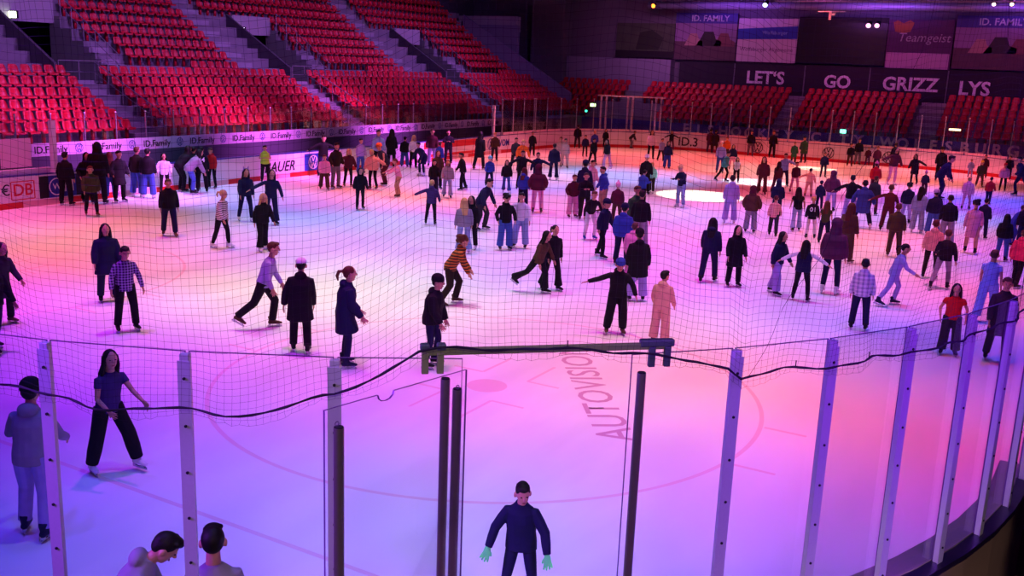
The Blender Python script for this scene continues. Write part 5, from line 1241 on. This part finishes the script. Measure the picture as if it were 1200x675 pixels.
# ------------------------------------------------------------------ lights
LAMPS = "4.6 -28.6 0.009 0.0054 0.151;7.7 -28.6 0.018 0.0108 0.294;10.8 -28.6 0.08 0.0648 0.056;1.5 -25.5 0.014 0.0081 0.231;4.6 -25.5 0.009 0.0054 0.151;7.7 -25.5 0.037 0.0549 0.082;-7.8 -22.4 0.56 0.0324 0.211;-4.7 -22.4 0.096 0.0081 0.365;-1.6 -22.4 0.348 0.018 0.695;4.6 -22.4 0.286 0.0117 0.489;7.7 -22.4 0.066 0.0999 0.147;10.8 -22.4 0.085 0.128 0.19;13.9 -22.4 0.016 0.009 0.262;-10.9 -19.3 0.14 0.148 0.173;-4.7 -19.3 0.427 0.102 0.076;-1.6 -19.3 0.159 0.0027 0.005;1.5 -19.3 0.23 0.166 0.115;4.6 -19.3 0.326 0.009 0.161;7.7 -19.3 0.128 0.0063 0.179;10.8 -19.3 0.427 0.0081 0.013;13.9 -19.3 0.141 0.0045 0.184;-14 -16.2 0.54 0.114 0.455;-10.9 -16.2 0.13 0.0036 0.005;-7.8 -16.2 0.562 0.0603 0.05;-4.7 -16.2 0.005 0.0027 0.086;-1.6 -16.2 0.297 0.232 0.195;1.5 -16.2 0.421 0.417 0.462;4.6 -16.2 0.038 0.0567 0.083;7.7 -16.2 0.259 0.186 0.13;10.8 -16.2 0.226 0.163 0.113;13.9 -16.2 0.368 0.0063 0.011;-14 -13.1 0.423 0.0072 0.013;-10.9 -13.1 0.039 0.0009 0.001;-7.8 -13.1 0.294 0.218 0.169;-4.7 -13.1 0.154 0.0135 0.511;-1.6 -13.1 0.116 0.0018 0.004;1.5 -13.1 0.149 0.161 0.193;4.6 -13.1 0.19 0.0054 0.094;7.7 -13.1 0.445 0.0171 0.405;13.9 -13.1 0.036 0.0216 0.595;-14 -10 0.031 0.0459 0.068;-4.7 -10 0.144 0.203 0.295;-1.6 -10 0.429 0.14 0.267;1.5 -10 0.052 0.0621 0.375;4.6 -10 0.17 0.0099 0.278;7.7 -10 0.204 0.186 0.222;10.8 -10 0.059 0.072 0.357;-14 -6.9 0.242 0.353 0.695;-7.8 -6.9 0.158 0.167 0.785;-4.7 -6.9 0.047 0.0702 0.111;-1.6 -6.9 0.056 0.0819 0.138;1.5 -6.9 0.197 0.19 0.211;4.6 -6.9 0.461 0.0081 0.014;7.7 -6.9 0.123 0.0063 0.234;10.8 -6.9 0.213 0.018 0.035;13.9 -6.9 0.71 0.107 0.418;-14 -3.8 0.037 0.0432 0.29;-10.9 -3.8 0.284 0.0054 0.01;-7.8 -3.8 0.414 0.0072 0.012;-4.7 -3.8 0.215 0.124 0.087;-1.6 -3.8 0.226 0.0189 0.605;1.5 -3.8 0.463 0.0126 0.038;4.6 -3.8 0.105 0.0135 0.511;7.7 -3.8 0.153 0.169 0.274;10.8 -3.8 0.131 0.0576 0.041;-14 -0.7 0.269 0.0045 0.008;-10.9 -0.7 0.351 0.0594 0.046;-7.8 -0.7 0.288 0.236 0.222;-4.7 -0.7 0.535 0.0099 0.016;1.5 -0.7 0.275 0.215 0.284;4.6 -0.7 0.007 0.0036 0.112;7.7 -0.7 0.635 0.0747 0.062;10.8 -0.7 0.337 0.104 0.075;13.9 -0.7 0.038 0.0225 0.63;-13 3 0.507 0.212 0.151;-8.7 3 0.047 0.0369 0.638;-4.3 3 0.206 0.196 0.699;0 3 0.61 0.132 0.224;4.3 3 0.337 0.149 0.804;8.7 3 0.359 0.104 0.177;13 3 0.553 0.0756 0.238;-13 7.5 0.011 0.0072 0.189;-8.7 7.5 0.873 0.311 0.507;-4.3 7.5 0.3 0.123 0.216;4.3 7.5 0.803 0.123 0.189;8.7 7.5 0.239 0.206 0.735;13 7.5 0.175 0.139 0.338;-13 12 0.806 0.135 0.105;-8.7 12 0.055 0.0819 0.121;-4.3 12 0.299 0.42 1.14;0 12 0.194 0.0036 0.006;4.3 12 0.151 0.0027 0.005;8.7 12 0.334 0.0135 0.293;13 12 0.093 0.0432 0.561;-13 16.5 0.925 0.163 0.225;-8.7 16.5 0.068 0.0612 0.066;-4.3 16.5 0.768 0.0603 0.054;0 16.5 0.398 0.111 0.081;4.3 16.5 1.17 0.287 0.381;8.7 16.5 0.139 0.0891 0.691;13 16.5 0.082 0.0621 0.685;-13 21 0.342 0.0261 0.041;-8.7 21 0.735 0.0837 0.102;-4.3 21 0.476 0.0729 0.057;0 21 0.47 0.248 0.213;4.3 21 0.513 0.0621 0.051;8.7 21 0.957 0.181 0.138;-13 25.5 0.191 0.0315 0.024;-8.7 25.5 0.652 0.131 0.1;-4.3 25.5 0.415 0.0162 0.018;0 25.5 0.494 0.0549 0.046;4.3 25.5 0.269 0.0675 0.05;-4.3 28.5 0.323 0.0423 0.034;0 28.5 0.654 0.081 0.069;4.3 28.5 0.138 0.0648 0.046;8.7 28.5 1.79 0.232 0.329"
HL = 11.5
def spotl(x, y, c, power, ang=54, blend=1.0, rad=.25, z=HL, target=None, name='stage_spot'):
    l = bpy.data.lights.new(name, 'SPOT'); l.energy = power; l.color = c; l.spot_size = R_(ang); l.spot_blend = blend; l.shadow_soft_size = rad
    o = bpy.data.objects.new(name, l); COL.objects.link(o); o.location = (x,y,z)
    if target: o.rotation_euler = (Vector(target)-Vector((x,y,z))).to_track_quat('-Z','Y').to_euler()
    return o
K = 6130*1.06
for s in LAMPS.split(';'):
    x, y, r, g, b = map(float, s.split()); m = max(r,g,b)
    spotl(x, y, (r/m, g/m, b/m), m*K)
# tight white pools on the ice
for (x, y, rad, c, p) in ((1.0,7.3,2.0,(1,.93,.72),1.5),(1.2,14.6,1.7,(.72,.85,1),1.0),(1.8,24.6,1.3,(1,.9,.6),.9)):
    spotl(x, y, c, p*K*1.3, 2*math.degrees(math.atan(rad/HL)), .25 if rad < 3 else 1.0, .02)
def area(loc, size, sy, c, p, target, spread=180):
    l = bpy.data.lights.new('wash', 'AREA'); l.shape = 'RECTANGLE'; l.size = size; l.size_y = sy; l.energy = p; l.color = c; l.spread = R_(spread)
    o = bpy.data.objects.new('fill_wash', l); COL.objects.link(o); o.location = loc; o.rotation_euler = (Vector(target)-Vector(loc)).to_track_quat('-Z','Y').to_euler()  # bare area fill, no fixture belongs to it
for y in (-14,-4,6,16,26): area((-15.5,y,11.5), 2, 2, (.55,.18,1), 330, (-26,y+1,4.5), 100)
area((0,29.5,12), 2, 2, (.85,.14,.62), 150, (0,39.5,5), 90); area((-12,29.5,12), 2, 2, (.7,.2,.7), 230, (-13,39.5,5), 90); area((11,29.5,12), 2, 2, (.85,.14,.62), 140, (11,39.5,5), 90)
for x in (-8,2,12): area((x,32,9.4), 5, .6, (.40,.10,1), 170, (x,38,11.6), 60)  # added violet fills that brighten the roof ducts from below
area((16.3,-34.2,2.6), .8, .8, (1,.70,.62), 42, (15.2,-26.3,-.2), 40)  # added warm fill for the floor and cladding outside the boards
area((17.5,-37,7), 1.5, 1.5, (1,.70,.5), 22, (11.6,-28,1.8), 36)
area((5,-34.5,6.0), 3, 3, (.30,.04,1), 420, (12.5,-27.5,2.3), 70)  # added violet fill that tints the near glass posts from the left
area((19.5,-29,6.5), 2, 3, (.30,.04,1), 240, (14.2,-25,2.5), 80)  # added violet fill for the posts right of the gate
for y in (-9,0,9): area((-11.5,y,6.5), 1, 8, (.75,.12,.85), 320, (-17.3,y,1.55), 50)  # added magenta fills to brighten the banner under the left stand
w = bpy.data.worlds.new('hall'); SC.world = w; w.use_nodes = True; w.node_tree.nodes['Background'].inputs[0].default_value = (.32,.10,.55,1); w.node_tree.nodes['Background'].inputs[1].default_value = .06
